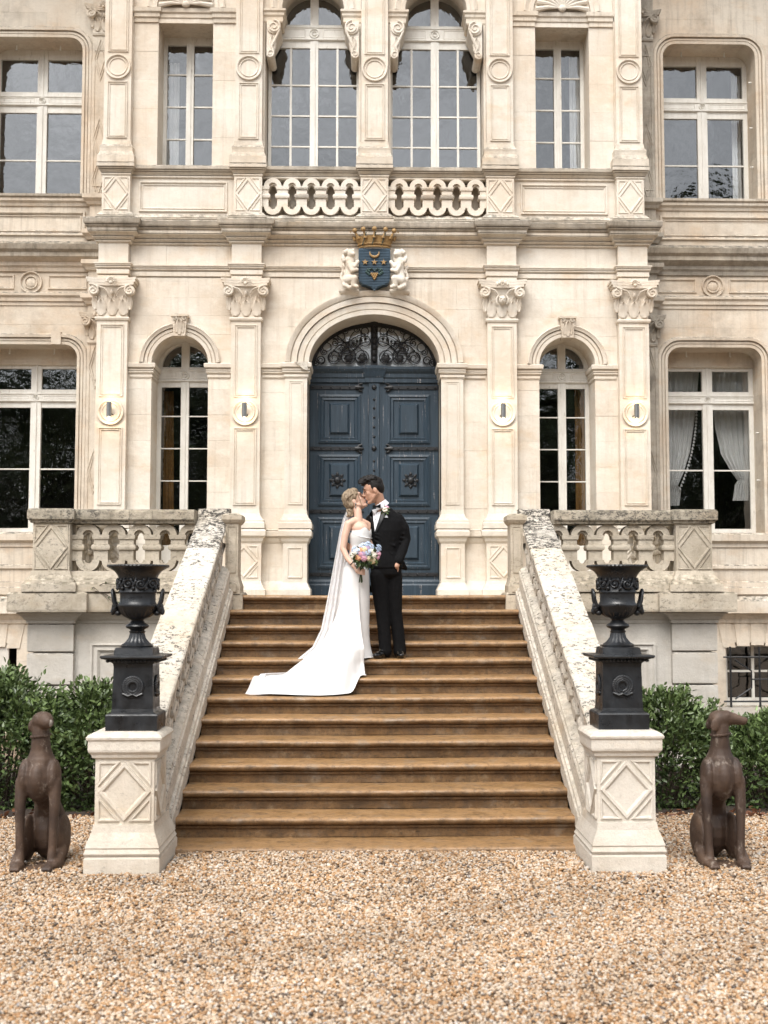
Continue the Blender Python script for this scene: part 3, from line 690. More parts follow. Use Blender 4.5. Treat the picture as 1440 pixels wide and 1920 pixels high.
for cx in UX:
    w2 = .19
    part('plinth_band', MB().mould(cx - w2 - .02, cx + w2 + .02, YUP, YU + .3, PLN), 'ledge', chateau)
    d = MB(); d.box(cx - w2, cx + w2, YUP, YU + .3, 7.125, 7.632); diamond(d, cx - w2 + .02, cx + w2 - .02, 7.15, 7.61, YUP); dob = part('pedestal', d, 'stone', chateau)
    part('pedestal_cap', MB().mould(cx - w2, cx + w2, YUP, YU + .3, SILL), 'ledge', dob)
    o = pilaster(cx, w2 - .005, YUP, YU, 8.10, 11.6, 9.157, .176)
    part('base', MB().mould(cx - w2, cx + w2, YUP, YU + .2, [(.06, 7.802), (.06, 7.90), (.045, 7.92), (.03, 7.96), (.03, 8.0), (.035, 8.03), (.012, 8.06), (0, 8.13)]), 'ledge', o)
# panels under the narrow windows
for s in (-1, 1):
    a, b = sorted((1.92 * s, 3.33 * s))
    mb = MB(); mb.box(a, b, YU + .012, YU + .3, 7.125, 7.632); panel(mb, a + .10, b - .10, 7.16, 7.585, YU + .012, .022, .03); panel(mb, a + .135, b - .135, 7.20, 7.545, YU + .012, .012, .02)
    part('apron_panel', mb, 'stone', chateau)
# narrow-window lintels, imposts and shells
for s in (-1, 1):
    c = 2.615 * s
    LIN = [(0, 9.83), (.012, 9.835), (.012, 9.89), (.03, 9.905), (.03, 9.955), (.05, 9.975), (.055, 10.03), (0, 10.042)]
    part('lintel', MB().mould(c - .375, c + .375, YU + .01, 3.5, [(p - .004, z) for p, z in LIN]), 'ledge', chateau)
    for q in (-1, 1):
        a, b = sorted((c + q * .39, c + q * .70)); part('impost', MB().mould(a, b, YU - .01, YU + .05, [(p, z) for p, z in LIN]), 'ledge', chateau)
    sh = MB()
    for k in range(11):
        t = math.pi * k / 10; sh.tube([(c + .05 * math.cos(t), YU - .06, 10.08 + .03 * math.sin(t)), (c + .2 * math.cos(t), YU - .075, 10.08 + .17 * math.sin(t)), (c + .36 * math.cos(t), YU - .03, 10.07 + .34 * math.sin(t))], [.012, .03, .045], 8)
    sh.ell((c, YU - .05, 10.08), (.06, .04, .05)); part('shell', sh, 'stone', chateau, 40)
    part('archivolt', MB().sweep(circle(c, 10.044, .40, None, 28, 0, math.pi, False), [(0, YU + .01), (0, YU - .03), (-.05, YU - .035), (-.06, YU - .02), (-.12, YU - .045), (-.14, YU - .03), (-.14, YU + .01)], False), 'stone', chateau)
    c = .855 * s
    part('archivolt', MB().sweep(circle(c, 10.044, .431, None, 28, 0, math.pi, False), [(0, YU + .01), (0, YU - .03), (-.05, YU - .035), (-.06, YU - .02), (-.13, YU - .045), (-.15, YU - .03), (-.15, YU + .01)], False), 'stone', chateau)
    # scrolled consoles carrying the imposts
    for q in (-1, 1):
        x = c + q * .545
        k = MB(); pts = []
        for i in range(13):
            t = i / 12; pts.append((x - q * (.085 - .11 * t + .03 * math.sin(t * 6.28)), 9.84 - .52 * t))
        out = [(px - .0, pz) for px, pz in pts]
        poly = [(x + q * .092, 9.84)] + [(x + q * .092, 9.33)] + [(px, pz) for px, pz in reversed(pts)]
        k.prism_y(poly, YU - .10, YU + .34); k.band(x - q * .01, 9.74, 0, 0, .095, .095, YU - .125, YU + .34, 0, 6.2832, 20); k.band(x + q * .035, 9.36, 0, 0, .055, .055, YU - .125, YU + .34, 0, 6.2832, 16)
        spiral_tube(k, x - q * .01, 9.74, YU - .128, .092, q, math.pi / 2, .016, 1.7); spiral_tube(k, x + q * .035, 9.36, YU - .128, .052, -q, -math.pi / 2, .012, 1.4)
        k.tube([(x - q * .09, YU - .125, 9.70), (x - q * .03, YU - .125, 9.56), (x + q * .02, YU - .125, 9.46), (x - q * .012, YU - .125, 9.38)], [.014, .018, .016, .012], 6)
        leafshape(k, x + q * .01, 9.40, YU - .10, .09, .22, .03)
        part('console', k, 'stone', chateau, 45)

# ---- openwork balustrades: an arcade of posts, arches and upturned arches
def arcade_meshes(pitch, zb, zt, th, shear=0.0):
    """post, arch and lower arch as meshes round x = 0; y is the thickness"""
    H = zt - zb; ro = pitch * .46; ri = pitch * .215
    sp = zt - ro * .98; sb = zb + ro * .92
    post = MB(); hw = pitch * .275
    post.box(-hw, hw, -th * .40, th * .40, sb - .01, sp + .01)
    zc = zb + H * .50
    post.mould(-hw, hw, -th * .40, th * .40, [(0, zc - .035), (.018, zc - .028), (.028, zc), (.018, zc + .028), (0, zc + .035)], True)
    post.mould(-hw, hw, -th * .4, th * .4, [(0, sp - .045), (.012, sp - .04), (.016, sp - .012), (.016, sp + .006), (0, sp + .01)], True)
    arch = MB(); arch.band(0, sp, ri, ri, ro, ro, -th * .44, th * .44, 0, math.pi, 12)
    arch.band(0, sp, ri * .55, ri * .55, ri * 1.02, ri * 1.02, -th * .25, th * .25, 0, math.pi, 10)
    low = MB(); low.band(0, sb, ri, ri, ro, ro, -th * .44, th * .44, math.pi, 2 * math.pi, 12)
    low.band(0, sb, ri * .66, ri * .66, ri * 1.02, ri * 1.02, -th * .25, th * .25, math.pi, 2 * math.pi, 10)
    out = []
    for mb, n in ((post, 'baluster'), (arch, 'arch'), (low, 'lower_arch')):
        if shear: mb.v = [(x, y, z + shear * x) for x, y, z in mb.v]
        out.append(mb.mesh(n, 40))
    return out
def arcade(parent, meshes, xs, half, mat, xform=None, y=0, z=0, local=True):
    """units at xs; a post either side of each arch"""
    post, arch, low = meshes
    for me in meshes:
        if not me.materials: me.materials.append(M[mat])
    for x in xs:
        for n, me in (('arch', arch), ('lower_arch', low)):
            o = bpy.data.objects.new(n, me); C.objects.link(o); o.parent = parent; o.matrix_local = (xform or Matrix.Identity(4)) @ Matrix.Translation((x, y, z))
    for x in sorted(set(round(q + e, 4) for q in xs for e in (-half, half))):
        o = bpy.data.objects.new('baluster', post); C.objects.link(o); o.parent = parent; o.matrix_local = (xform or Matrix.Identity(4)) @ Matrix.Translation((x, y, z))
bal_me = arcade_meshes(.2635, 7.128, 7.63, .17)
for s in (-1, 1):
    g = group_part('balcony_balustrade', chateau)
    arcade(g, bal_me, [.868 * s + .2635 * k for k in (-2, -1, 0, 1, 2)], .13175, 'stone', y=YU + .03)

# ---- windows
def pane_part(x0, x1, z0, z1, y, parent):
    j = rng.uniform(-.004, .004); k = rng.uniform(-.003, .003)
    mb = MB(); mb.add([(x0, y + j, z0), (x1, y - j, z0), (x1, y - j + k, z1), (x0, y + j + k, z1)], [(0, 1, 2, 3)])
    part('pane', mb, 'glass', parent)
def fan_pane(cx, cz, r, x0, x1, z0, y, parent, rz=None):
    rz = rz or r; pts = []
    lo = math.acos(max(-1, min(1, (x1 - cx) / r))); hi = math.acos(max(-1, min(1, (x0 - cx) / r)))
    for i in range(13):
        t = lo + (hi - lo) * i / 12; pts.append((cx + r * math.cos(t), cz + rz * math.sin(t)))
    pts = [(x, z) for x, z in pts if z > z0 + .003]
    poly = [(x0 if pts[-1][0] < x0 + .02 else pts[-1][0], z0), (x1 if pts[0][0] > x1 - .02 else pts[0][0], z0)] + pts
    part('pane', MB().add([(x, y, z) for x, z in poly], [tuple(range(len(poly)))]), 'glass', parent)
def window(cx, y, half, zb, zt, leaf_cols, rows, transom=None, top=None, arch=None, mull=.085, stile=.06, bar=.026, rail=.07, toprail=.07, roundel=True):
    """two-leaf casement: rows are pane (z0, z1); transom (z0, z1); top (z0, z1) panes above; arch = (spring z, radius)"""
    f = MB(); d = .055; zl = transom[0] if transom else zt
    f.box(cx - half, cx - half + stile, y, y + d, zb, zl); f.box(cx + half - stile, cx + half, y, y + d, zb, zl)
    f.box(cx - mull / 2, cx + mull / 2, y - .012, y + d, zb, zl); f.box(cx - .014, cx + .014, y - .028, y, zb, zl - .01)
    for s in (-1, 1):
        a, b = sorted((cx + s * mull / 2, cx + s * (half - stile)))
        f.box(a, b, y + .004, y + d, zb, rows[-1][0]); f.box(a, b, y + .004, y + d, rows[0][1], zl)
        for k in range(len(rows) - 1): f.box(a, b, y + .012, y + d - .012, rows[k + 1][1], rows[k][0])
        for k in range(1, leaf_cols):
            x = a + (b - a) * k / leaf_cols; f.box(x - bar / 2, x + bar / 2, y + .009, y + d - .009, rows[-1][0], rows[0][1])
    if transom:
        f.mould(cx - half, cx + half, y - .01, y + d, [(0, transom[0]), (.02, transom[0] + .012), (.02, transom[0] + .028), (.004, transom[0] + .036), (.004, transom[1] - .03), (.016, transom[1] - .022), (.016, transom[1] - .006), (0, transom[1])])
        if roundel:
            hz = (transom[0] + transom[1]) / 2; rr = (transom[1] - transom[0]) * .34
            ring(f, cx, hz, rr, y - .012, .018, .02, 20); ring(f, cx, hz, rr * .5, y - .012, .012, .02, 16)
            for s in (-1, 1):
                a, b = sorted((cx + s * (rr + .05), cx + s * (half - .04))); panel(f, a, b, transom[0] + .045, transom[1] - .04, y - .012, .008, .014)
    if top:
        f.box(cx - half, cx - half + stile, y, y + d, transom[1], zt); f.box(cx + half - stile, cx + half, y, y + d, transom[1], zt)
        f.box(cx - mull / 2, cx + mull / 2, y - .004, y + d, transom[1], zt); f.box(cx - .014, cx + .014, y - .018, y, transom[1], zt)
        for s in (-1, 1):
            a, b = sorted((cx + s * mull / 2, cx + s * (half - stile)))
            f.box(a, b, y + .004, y + d, transom[1], top[0]); f.box(a, b, y + .004, y + d, top[1], zt)
    if arch:
        cz, r = arch; f.band(cx, cz, r - stile * 1.15, r - stile * 1.15, r + .03, r + .03, y, y + d, 0, math.pi, 28)
        f.box(cx - mull / 2, cx + mull / 2, y - .004, y + d, transom[1], cz + r - .02); f.box(cx - half, cx + half, y + .003, y + d, transom[1], transom[1] + .03)
        if cz > transom[1]:
            f.box(cx - half, cx - half + stile, y + .002, y + d, transom[1], cz); f.box(cx + half - stile, cx + half, y + .002, y + d, transom[1], cz)
    o = part('window', f, 'frame', chateau)
    for s in (-1, 1):
        a, b = sorted((cx + s * mull / 2, cx + s * (half - stile)))
        for (z0, z1) in rows:
            for k in range(leaf_cols):
                pane_part(a + (b - a) * k / leaf_cols, a + (b - a) * (k + 1) / leaf_cols, z0 - .01, z1 + .01, y + .03, o)
        if top: pane_part(a, b, top[0] - .01, top[1] + .01, y + .03, o)
        if arch: fan_pane(cx, arch[0], arch[1] - stile * 1.0, a, b, transom[1] + .02, y + .03, o)
    return o
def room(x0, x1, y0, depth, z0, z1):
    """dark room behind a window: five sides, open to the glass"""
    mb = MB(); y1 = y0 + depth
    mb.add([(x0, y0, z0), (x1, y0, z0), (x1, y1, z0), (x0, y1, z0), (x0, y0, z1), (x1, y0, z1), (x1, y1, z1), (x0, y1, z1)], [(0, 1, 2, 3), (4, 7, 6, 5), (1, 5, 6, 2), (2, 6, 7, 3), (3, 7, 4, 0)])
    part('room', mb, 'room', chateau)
def zrows(*ys): return list(ys)
for s in (-1, 1):
    # ground-floor arched windows
    c = 2.627 * s
    window(c, 3.40, .385, 1.90, 5.04, 1, [(4.40, 4.80), (3.95, 4.385), (3.50, 3.935), (3.05, 3.485), (2.60, 3.035)], (4.87, 5.05), arch=(5.07, .385), mull=.11, stile=.058)
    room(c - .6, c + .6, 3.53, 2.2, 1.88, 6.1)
    # tall first-floor windows
    c = .855 * s
    window(c, 3.36, .645, 7.80, 10.06, 2, [(9.08, 9.62), (8.73, 9.065), (8.265, 8.715), (7.80, 8.25)] if False else [(9.13, 9.66), (8.685, 9.11), (8.24, 8.665), (7.83, 8.22)], (9.76, 9.97), arch=(10.12, .50), mull=.115, stile=.045, bar=.03)
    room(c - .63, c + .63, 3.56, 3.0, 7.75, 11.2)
    c = 2.615 * s
    window(c, 3.44, .38, 7.80, 10.02, 1, [(9.30, 9.72), (8.83, 9.28), (8.36, 8.81), (7.86, 8.34)], mull=.105, stile=.055)
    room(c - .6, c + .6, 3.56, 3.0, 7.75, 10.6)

# ---- side wings
def rounded_opening(x0, x1, z0, z1, r): return [(x1, z0), (x1, z1 - r)] + [(x1 - r + r * math.cos(t), z1 - r + r * math.sin(t)) for t in [math.pi / 2 * i / 8 for i in range(1, 9)]] + [(x0 + r - r * math.sin(t), z1 - r + r * math.cos(t)) for t in [math.pi / 2 * i / 8 for i in range(0, 9)]] + [(x0, z0)]
HOOD = [(0, 0.008), (0, -.035), (-.04, -.04), (-.043, -.012), (-.053, -.012), (-.056, -.030), (-.085, -.03), (-.088, -.008), (-.098, -.008), (-.102, -.055), (-.14, -.06), (-.155, -.04), (-.155, .008)]
for s in (-1, 1):
    wm = 'wing' if s > 0 else 'wing'
    g = group_part('wall', chateau); c = 4.98 * s; H = .69
    xa, xb = sorted((4.06 * s, 7.2 * s)); rects_ = [(c - H, c + H, 2.82, 5.535), (c - H, c + H, 7.74, 10.11)]
    ashlar(g, xa, xb, [1.90, 2.3, 2.6, 2.82, 3.16, 3.50, 3.84, 4.18, 4.52, 4.86, 5.20, 5.535, 5.83, 6.12], YS, 4.70, 1.1, rects_, mat=wm, seed=60 + s)
    ashlar(g, xa, xb, [7.05, 7.4, 7.74, 8.08, 8.42, 8.76, 9.10, 9.44, 9.78, 10.11, 10.5, 10.9, 11.6], YS, 4.70, 1.1, rects_, mat=wm, seed=64 + s)
    ashlar(g, xa, xb, [-.1, .32, .66, .98, 1.235, 1.54], YS, 4.70, .9, [(c + s * .55 - .46, c + s * .55 + .46, .32, 1.235)], mat='wing', seed=68 + s)
    part('core_masonry', MB().box(xa, xb, YS + .02, 4.68, 6.12, 7.05), wm, chateau); part('core_masonry', MB().box(xa, xb, YS + .02, 4.68, 1.54, 1.90), wm, chateau); part('core_masonry', MB().box(xa, xb, YS, 4.68, 11.6, 13.0), wm, chateau)
    for (z0, z1) in ((2.8, 5.535), (7.74, 10.11)):
        cs = MB(); r = .19
        for q in (-1, 1):
            poly = [(c + q * (H + .002), z1 + .002), (c + q * (H + .002), z1 - r)] + [(c + q * (H - r + r * math.cos(t)), z1 - r + r * math.sin(t)) for t in [math.pi / 2 * i / 8 for i in range(9)]] + [(c + q * (H - r), z1 + .002)]
            cs.prism_y(poly, YS + .003, 4.6)
        part('corner_stone', cs, wm, chateau)
        part('hood_mould', MB().sweep(rounded_opening(c - H, c + H, z0, z1, r), [(p, YS + q) for p, q in HOOD], False), wm, chateau)
    SW = [(0, 7.57), (.02, 7.58), (.03, 7.62), (.06, 7.65), (.06, 7.69), (.085, 7.71), (.085, 7.745), (0, 7.755)]
    capped('sill_course', xa, xb, YS, 4.55, SW, 7.70, wm, chateau)
    a, b = sorted((4.21 * s, 7.0 * s)); pm = MB(); panel(pm, a, b, 7.14, 7.50, YS, .03, .045); panel(pm, a + s * 0 + .06, b - .06, 7.20, 7.44, YS, .016, .02); part('apron_panel', pm, wm, chateau)
    part('cornice', MB().mould(xa, xb, YS, YS + .2, [(0, 6.60), (.02, 6.61), (.03, 6.66), (.055, 6.69), (.055, 6.74), (.10, 6.77), (.14, 6.80)]), wm if s < 0 else 'grey', chateau)
    part('cornice_top', MB().mould(xa, xb, YS, YS + .2, [(0, 6.801), (.142, 6.802), (.14, 6.86), (.18, 6.90), (.20, 6.97), (.15, 7.02), (.02, 7.055)]), 'sooty', chateau)
    part('frieze', MB().box(xa, xb, YS + .006, YS + .2, 6.31, 6.60), wm, chateau)
    fp = MB()
    for (p, q) in ((4.17, 4.74), (5.22, 6.9)):
        a, b = sorted((p * s, q * s)); panel(fp, a, b, 6.35, 6.56, YS + .006, .02, .03)
    ring(fp, c, 6.45, .165, YS + .004, .03, .03); ring(fp, c, 6.45, .10, YS + .004, .025, .022); fp.ell((c, YS + .01, 6.45), (.075, .025, .075)); part('roundel', fp, wm, chateau)
    part('architrave', MB().mould(xa, xb, YS, YS + .2, [(0, 6.10), (.015, 6.11), (.015, 6.16), (.035, 6.17), (.035, 6.22), (.06, 6.25), (.06, 6.28), (0, 6.312)]), wm, chateau)
    # lower sill, dado and plinth lines
    part('sill', MB().mould(xa, xb, YS, 4.5, [(0, 2.60), (.02, 2.61), (.02, 2.66), (.04, 2.68), (.07, 2.70), (.07, 2.79), (.05, 2.81), (0, 2.822)]), wm, chateau)
    part('dado_band', MB().mould(xa, xb, YS, YS + .1, [(0, 2.28), (.03, 2.30), (.03, 2.34), (0, 2.36)]), wm, chateau)
    part('dado_band', MB().mould(xa, xb, YS, YS + .1, [(.03, 1.93), (.03, 2.02), (.015, 2.04), (.015, 2.10), (0, 2.12)]), wm, chateau)
    part('plinth_course', MB().mould(xa, xb, YS, YS + .1, [(0, 1.50), (.03, 1.52), (.04, 1.57), (.08, 1.62), (.10, 1.65), (.16, 1.66), (.16, 1.83), (.13, 1.86), (.02, 1.90)]), 'ledge', chateau)
    # strip pilaster in the corner with carved lozenges and its own capital
    x0, x1 = sorted((3.70 * s, 4.135 * s)); sp = MB(); sp.box(x0, x1, YS - .09, 4.5, -.1, 12.5); gm = 'grey' if s > 0 else 'wing'
    cxx = 4.015 * s
    for zc in (5.2, 3.68, 2.6, 9.75, 8.55, 7.95): 
        for d in (0.0, .05):
            hx, hz = .105 - d * .7, .33 - d * 1.8
            sp.sweep([(cxx, zc - hz), (cxx + hx, zc), (cxx, zc + hz), (cxx - hx, zc)], [(0, YS - .088), (.004, YS - .105), (.016, YS - .105), (.02, YS - .088)])
    panel(sp, x0 + .03, x1 - .03, 1.95, 5.55, YS - .09, .012, .02); panel(sp, x0 + .03, x1 - .03, 7.85, 9.9, YS - .09, .012, .02)
    so_ = part('strip_pilaster', sp, gm, chateau)
    for zz in (5.58, 10.16): capital(3.955 * s, .155, YS - .09, zz, .40, 0, so_, gm)
    for z0 in (6.10, 6.60, 7.05, 7.57): part('cornice_return', MB().mould(x0, x1, YS - .09, YS + .1, [(0, z0), (.03, z0 + .01), (.05, z0 + .05), (.09, z0 + .09), (.09, z0 + .15), (0, z0 + .17)]), gm, so_)
    # windows
    window(c, 4.50, .70, 7.74, 10.11, 1, [(8.42, 9.14), (7.80, 8.40)], (9.24, 9.40), (9.46, 9.96), mull=.15, stile=.075, bar=.02)
    window(c, 4.50, .70, 2.82, 5.31, 1, [(3.78, 4.68), (2.90, 3.76)], (4.76, 4.90), (4.95, 5.26), mull=.15, stile=.075)
    part('blind_box', MB().box(c - .69, c + .69, 4.46, 4.6, 5.31, 5.54), 'wing', chateau)
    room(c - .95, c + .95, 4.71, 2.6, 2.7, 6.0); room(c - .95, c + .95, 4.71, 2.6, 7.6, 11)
    for zz, k in ((5.50, 1), (10.08, 1)):
        hk = MB()
        for q in (-.35, .30): hk.tube([(c + q, 4.32, zz + .02), (c + q, 4.32, zz - .05), (c + q, 4.29, zz - .06)], .01, 6)
        part('hook', hk, 'frame', chateau)
    for zz in (8.3, 8.9, 9.6, 3.6, 4.3):
        hk = MB(); x = c + s * (H - .005); hk.tube([(x, 4.25, zz), (x - s * .045, 4.25, zz)], .014, 6); part('hinge', hk, 'frame', chateau)
# broken piece of hood mould patched on the left wing
part('patch', MB().box(-4.66, -4.52, YS - .068, YS, 5.53, 5.715), 'wing', chateau)

# basement openings
cb = 5.53
bw = MB()
bw.box(cb - .46, cb - .38, 4.32, 4.38, .32, 1.235); bw.box(cb + .38, cb + .46, 4.32, 4.38, .32, 1.235); bw.box(cb - .38, cb + .38, 4.32, 4.38, .32, .43); bw.box(cb - .02, cb + .02, 4.33, 4.37, .43, 1.2); bw.box(cb - .38, cb + .38, 4.332, 4.368, .80, .83); bw.box(cb - .38, cb + .38, 4.32, 4.38, 1.17, 1.235)
bo = part('window', bw, 'frame', chateau)
for (a, b) in ((-.38, -.02), (.02, .38)):
    pane_part(cb + a, cb + b, .43, .80, 4.35, bo); pane_part(cb + a, cb + b, .83, 1.17, 4.35, bo)
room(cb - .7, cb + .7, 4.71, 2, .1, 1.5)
# flat arch stones over the basement windows
for s in (-1, 1):
    for k in range(5):
        x = s * cb + (k - 2) * .19; t = (k - 2) * .05
        part('arch_stone', MB().prism_y([(x - .092 + t * .3, 1.20 - .02 * abs(k - 2) ** 1.5 * .6), (x + .092 + t * .3, 1.20 - .02 * abs(k - 2) ** 1.5 * .6), (x + .092 + t, 1.53), (x - .092 + t, 1.53)], YS - .012, YS + .4), 'wing', chateau)
gr = MB(); y = 4.02
for x in (-.42, .0, .42): gr.tube([(cb + x - .0, y, .24), (cb + x, y, 1.18)], .016, 6)
for z in (.40, 1.03): gr.tube([(cb - .52, y, z), (cb + .60, y, z)], .014, 6)
for q in (-1, 1):
    for u in (-1, 1): gr.tube([(cb + q * .36, y - .004, .715 + u * .28), (cb + q * .12, y - .004, .715 + u * .12), (cb + q * .12, y - .004, .715)], .012, 6)
gr.tube([(cb - .12, y - .004, .715), (cb + .12, y - .004, .715)], .012, 6)
part('window_grille', gr, 'iron', chateau)
part('sill', MB().box(cb - .58, cb + .62, 3.92, 4.34, .20, .318), 'base', chateau)
for (a, b) in ((-5.07, -4.985), (-5.62, -5.19)):
    sm = MB(); sm.box(a, b, YS + .02, YS + .06, .2, 1.235); part('shutter', sm, 'shutter', chateau)
room(-6.1, -4.9, 4.71, 1, .1, 1.4)
vg = MB(); vg.box(4.03, 4.34, YS - .012, YS + .02, 1.905, 2.035)
part('vent', vg, 'iron', chateau); vb = MB()
for k in range(8): vb.box(4.04, 4.33, YS - .02, YS - .013, 1.912 + k * .015, 1.918 + k * .015)
part('vent_grille', vb, 'grey', chateau)

# ---- side-window archivolts, keystones
for s in (-1, 1):
    c = 2.627 * s
    part('archivolt', MB().sweep(circle(c, 5.044, .381, None, 36, 0, math.pi, False), [(0, YW + .02), (0, YW - .03), (-.045, YW - .034), (-.047, YW - .006), (-.057, YW - .006), (-.06, YW - .026), (-.095, YW - .03), (-.097, YW - .008), (-.107, YW - .008), (-.11, YW - .048), (-.125, YW - .05), (-.15, YW - .07), (-.165, YW - .055), (-.165, YW + .01)], False), 'stone', chateau, 45)
    k = MB(); k.prism_y([(c - .075, 5.40), (c + .075, 5.40), (c + .10, 5.66), (c - .10, 5.66)], YW - .10, YW + .1)
    k.mould(c - .10, c + .10, YW - .10, YW + .05, [(0, 5.655), (.02, 5.665), (.02, 5.69), (0, 5.70)])
    ko = part('keystone', k, 'wing', chateau); v = MB()
    leafshape(v, c, 5.42, YW - .10, .09, .22, .05); leafshape(v, c - .045, 5.44, YW - .095, .06, .18, .03); leafshape(v, c + .045, 5.44, YW - .095, .06, .18, .03)
    for q in (-1, 1): spiral_tube(v, c + q * .065, 5.64, YW - .11, .032, q, math.pi / 2, .009)
    part('acanthus', v, 'wing', ko, 50)

# ---- the portal
for s in (-1, 1):
    a, b = sorted((.905 * s, 1.205 * s))
    yq = YW - .07
    p = MB(); p.box(a, b, yq, YW + .3, 3.06, 4.85)
    p.sweep(rect(a + .05, b - .05, 3.12, 4.80), [(0, yq + .003), (.004, yq - .010), (.014, yq - .010), (.02, yq - .002), (.034, yq - .007), (.04, yq + .003)])
    po = part('door_pilaster', p, 'stone', chateau)
    part('base', MB().mould(a, b, yq, YW + .3, shift(BASE, 2.80)), 'stone', po)
    d = MB(); d.mould(a - .01, b + .01, yq - .02, YW + .3, [(.05, 1.90), (.05, 1.98), (.04, 2.0), (.025, 2.03), (0, 2.08), (0, 2.60), (.02, 2.63), (.03, 2.67), (.06, 2.70), (.065, 2.76), (.05, 2.785), (.02, 2.80)])
    panel(d, a + .05, b - .05, 2.14, 2.55, yq - .02); part('pedestal', d, 'stone', po)
    part('impost', MB().mould(a - .005, b + .005, yq, 3.36, IMP), 'stone', po)
    a, b = sorted((.905 * s, .95 * s)); part('jamb', MB().box(a, b, YW + .02, 3.45, LAND, 5.04), 'stone', chateau)
el = circle(0, 5.044, .885, .675, 48, 0, math.pi, False)
part('archivolt', MB().sweep(el, [(0, YW + .02), (0, YW - .05), (-.06, YW - .055), (-.063, YW - .012), (-.075, YW - .012), (-.078, YW - .035), (-.15, YW - .045), (-.152, YW - .012), (-.163, YW - .012), (-.165, YW - .065), (-.235, YW - .07), (-.238, YW - .03), (-.250, YW - .03), (-.252, YW - .06), (-.29, YW - .085), (-.32, YW - .09), (-.325, YW + .01)], False), 'stone', chateau, 45)
# broken, pale patch on the left impost
part('patch', MB().prism_y([(-1.07, 5.045), (-.90, 5.05), (-.895, 4.93), (-.95, 4.945)], YW - .14, YW), 'pale', chateau)

door = group_part('front_door', chateau); YD = 3.38
dm = MB(); dm.box(-.92, .92, YD + .05, YD + .11, LAND + .0, 5.10)
for s in (-1, 1):
    a, b = sorted((.075 * s, .89 * s)); dm.box(a, b, YD, YD + .06, 1.93, 4.87)
part('leaf', dm, 'door', door)
def door_panel(x0, x1, z0, z1):
    mb = MB()
    mb.sweep(rect(x0, x1, z0, z1), [(-.0, YD + .004), (0, YD - .02), (.03, YD - .028), (.045, YD - .012), (.075, YD - .018), (.09, YD + .004)])
    a, b, c, d = x0 + .15, x1 - .15, z0 + .12, z1 - .12
    mb.add([(a, YD + .002, c), (b, YD + .002, c), (b, YD + .002, d), (a, YD + .002, d), (a + .03, YD - .035, c + .03), (b - .03, YD - .035, c + .03), (b - .03, YD - .035, d - .03), (a + .03, YD - .035, d - .03)], [(0, 1, 5, 4), (1, 2, 6, 5), (2, 3, 7, 6), (3, 0, 4, 7), (4, 5, 6, 7)])
    part('panel', mb, 'door', door)
for s in (-1, 1):
    for (z0, z1) in ((4.02, 4.70), (3.15, 3.86), (2.28, 2.99)):
        a, b = sorted((.19 * s, .775 * s)); door_panel(a, b, z0, z1)
    for k, z in enumerate((4.80, 3.945, 3.07, 2.20)):
        h = MB(); a, b = sorted((.20 * s, .885 * s)); h.box(a, b, YD - .018, YD, z - .024, z + .024)
        x = .20 * s
        h.tube([(x + .06 * s, YD - .015, z), (x + .02 * s, YD - .02, z), (x - .06 * s, YD - .015, z)], [.03, .034, .006], 8)
        for q in (-1, 1): h.tube([(x + .05 * s, YD - .015, z), (x + .0 * s, YD - .02, z + q * .045), (x - .035 * s, YD - .018, z + q * .055), (x - .02 * s, YD - .018, z + q * .03)], [.014, .015, .012, .006], 6)
        for t in (.34, .47, .60, .73, .85): h.ell((t * s, YD - .02, z), (.014, .012, .014), None, 8, 6)
        part('strap_hinge', h, 'iron', door, 40)
    r = MB(); cx, cz = .507 * s, 3.50; r.ell((cx, YD - .05, cz), (.048, .035, .048)); r.sweep(circle(cx, cz, .075, None, 24), [(-.008, YD - .035), (-.004, YD - .05), (.006, YD - .05), (.010, YD - .035)])
    for k in range(8):
        t = math.pi / 4 * k; r.ell((cx + .088 * math.cos(t), YD - .042, cz + .088 * math.sin(t)), (.022, .014, .022), None, 8, 6); r.ell((cx + .108 * math.cos(t), YD - .040, cz + .108 * math.sin(t)), (.010, .010, .010), None, 8, 6)
        r.tube([(cx + .04 * math.cos(t), YD - .04, cz + .04 * math.sin(t)), (cx + .08 * math.cos(t), YD - .042, cz + .08 * math.sin(t))], .009, 6)
    part('rosette', r, 'iron', door, 50)
part('cover_strip', MB().box(-.072, .072, YD - .03, YD + .02, 1.95, 4.87).box(-.10, -.076, YD - .008, YD + .02, 1.95, 4.87).box(.076, .10, YD - .008, YD + .02, 1.95, 4.87), 'door', door)
for z, r in ((4.80, .036), (4.63, .017), (4.51, .017), (4.38, .017), (4.245, .017), (4.11, .017), (3.945, .036), (3.77, .017), (3.64, .017), (3.5, .017), (3.36, .017), (3.07, .03), (2.9, .017), (2.2, .03)):
    part('stud', MB().ell((0, YD - .035, z), (r, r * .8, r), None, 10, 6), 'iron', door, 60)
part('base_rail', MB().mould(-.89, .89, YD - .0, YD + .05, [(.03, 1.90), (.03, 2.05), (.02, 2.07), (.02, 2.10), (0, 2.13)]), 'door', door)
tb = MB().mould(-.9, .9, YD - .01, YD + .1, [(0, 4.86), (.02, 4.87), (.02, 4.92), (.035, 4.94), (.035, 4.99), (.06, 5.02), (.075, 5.05), (.075, 5.085), (0, 5.10)])
tb.mould(-.11, .11, YD - .03, YD + .1, [(0, 4.86), (.02, 4.87), (.02, 4.93), (.03, 4.95), (.05, 5.02), (.065, 5.06), (.065, 5.10), (0, 5.11)])
part('transom', tb, 'door', door)
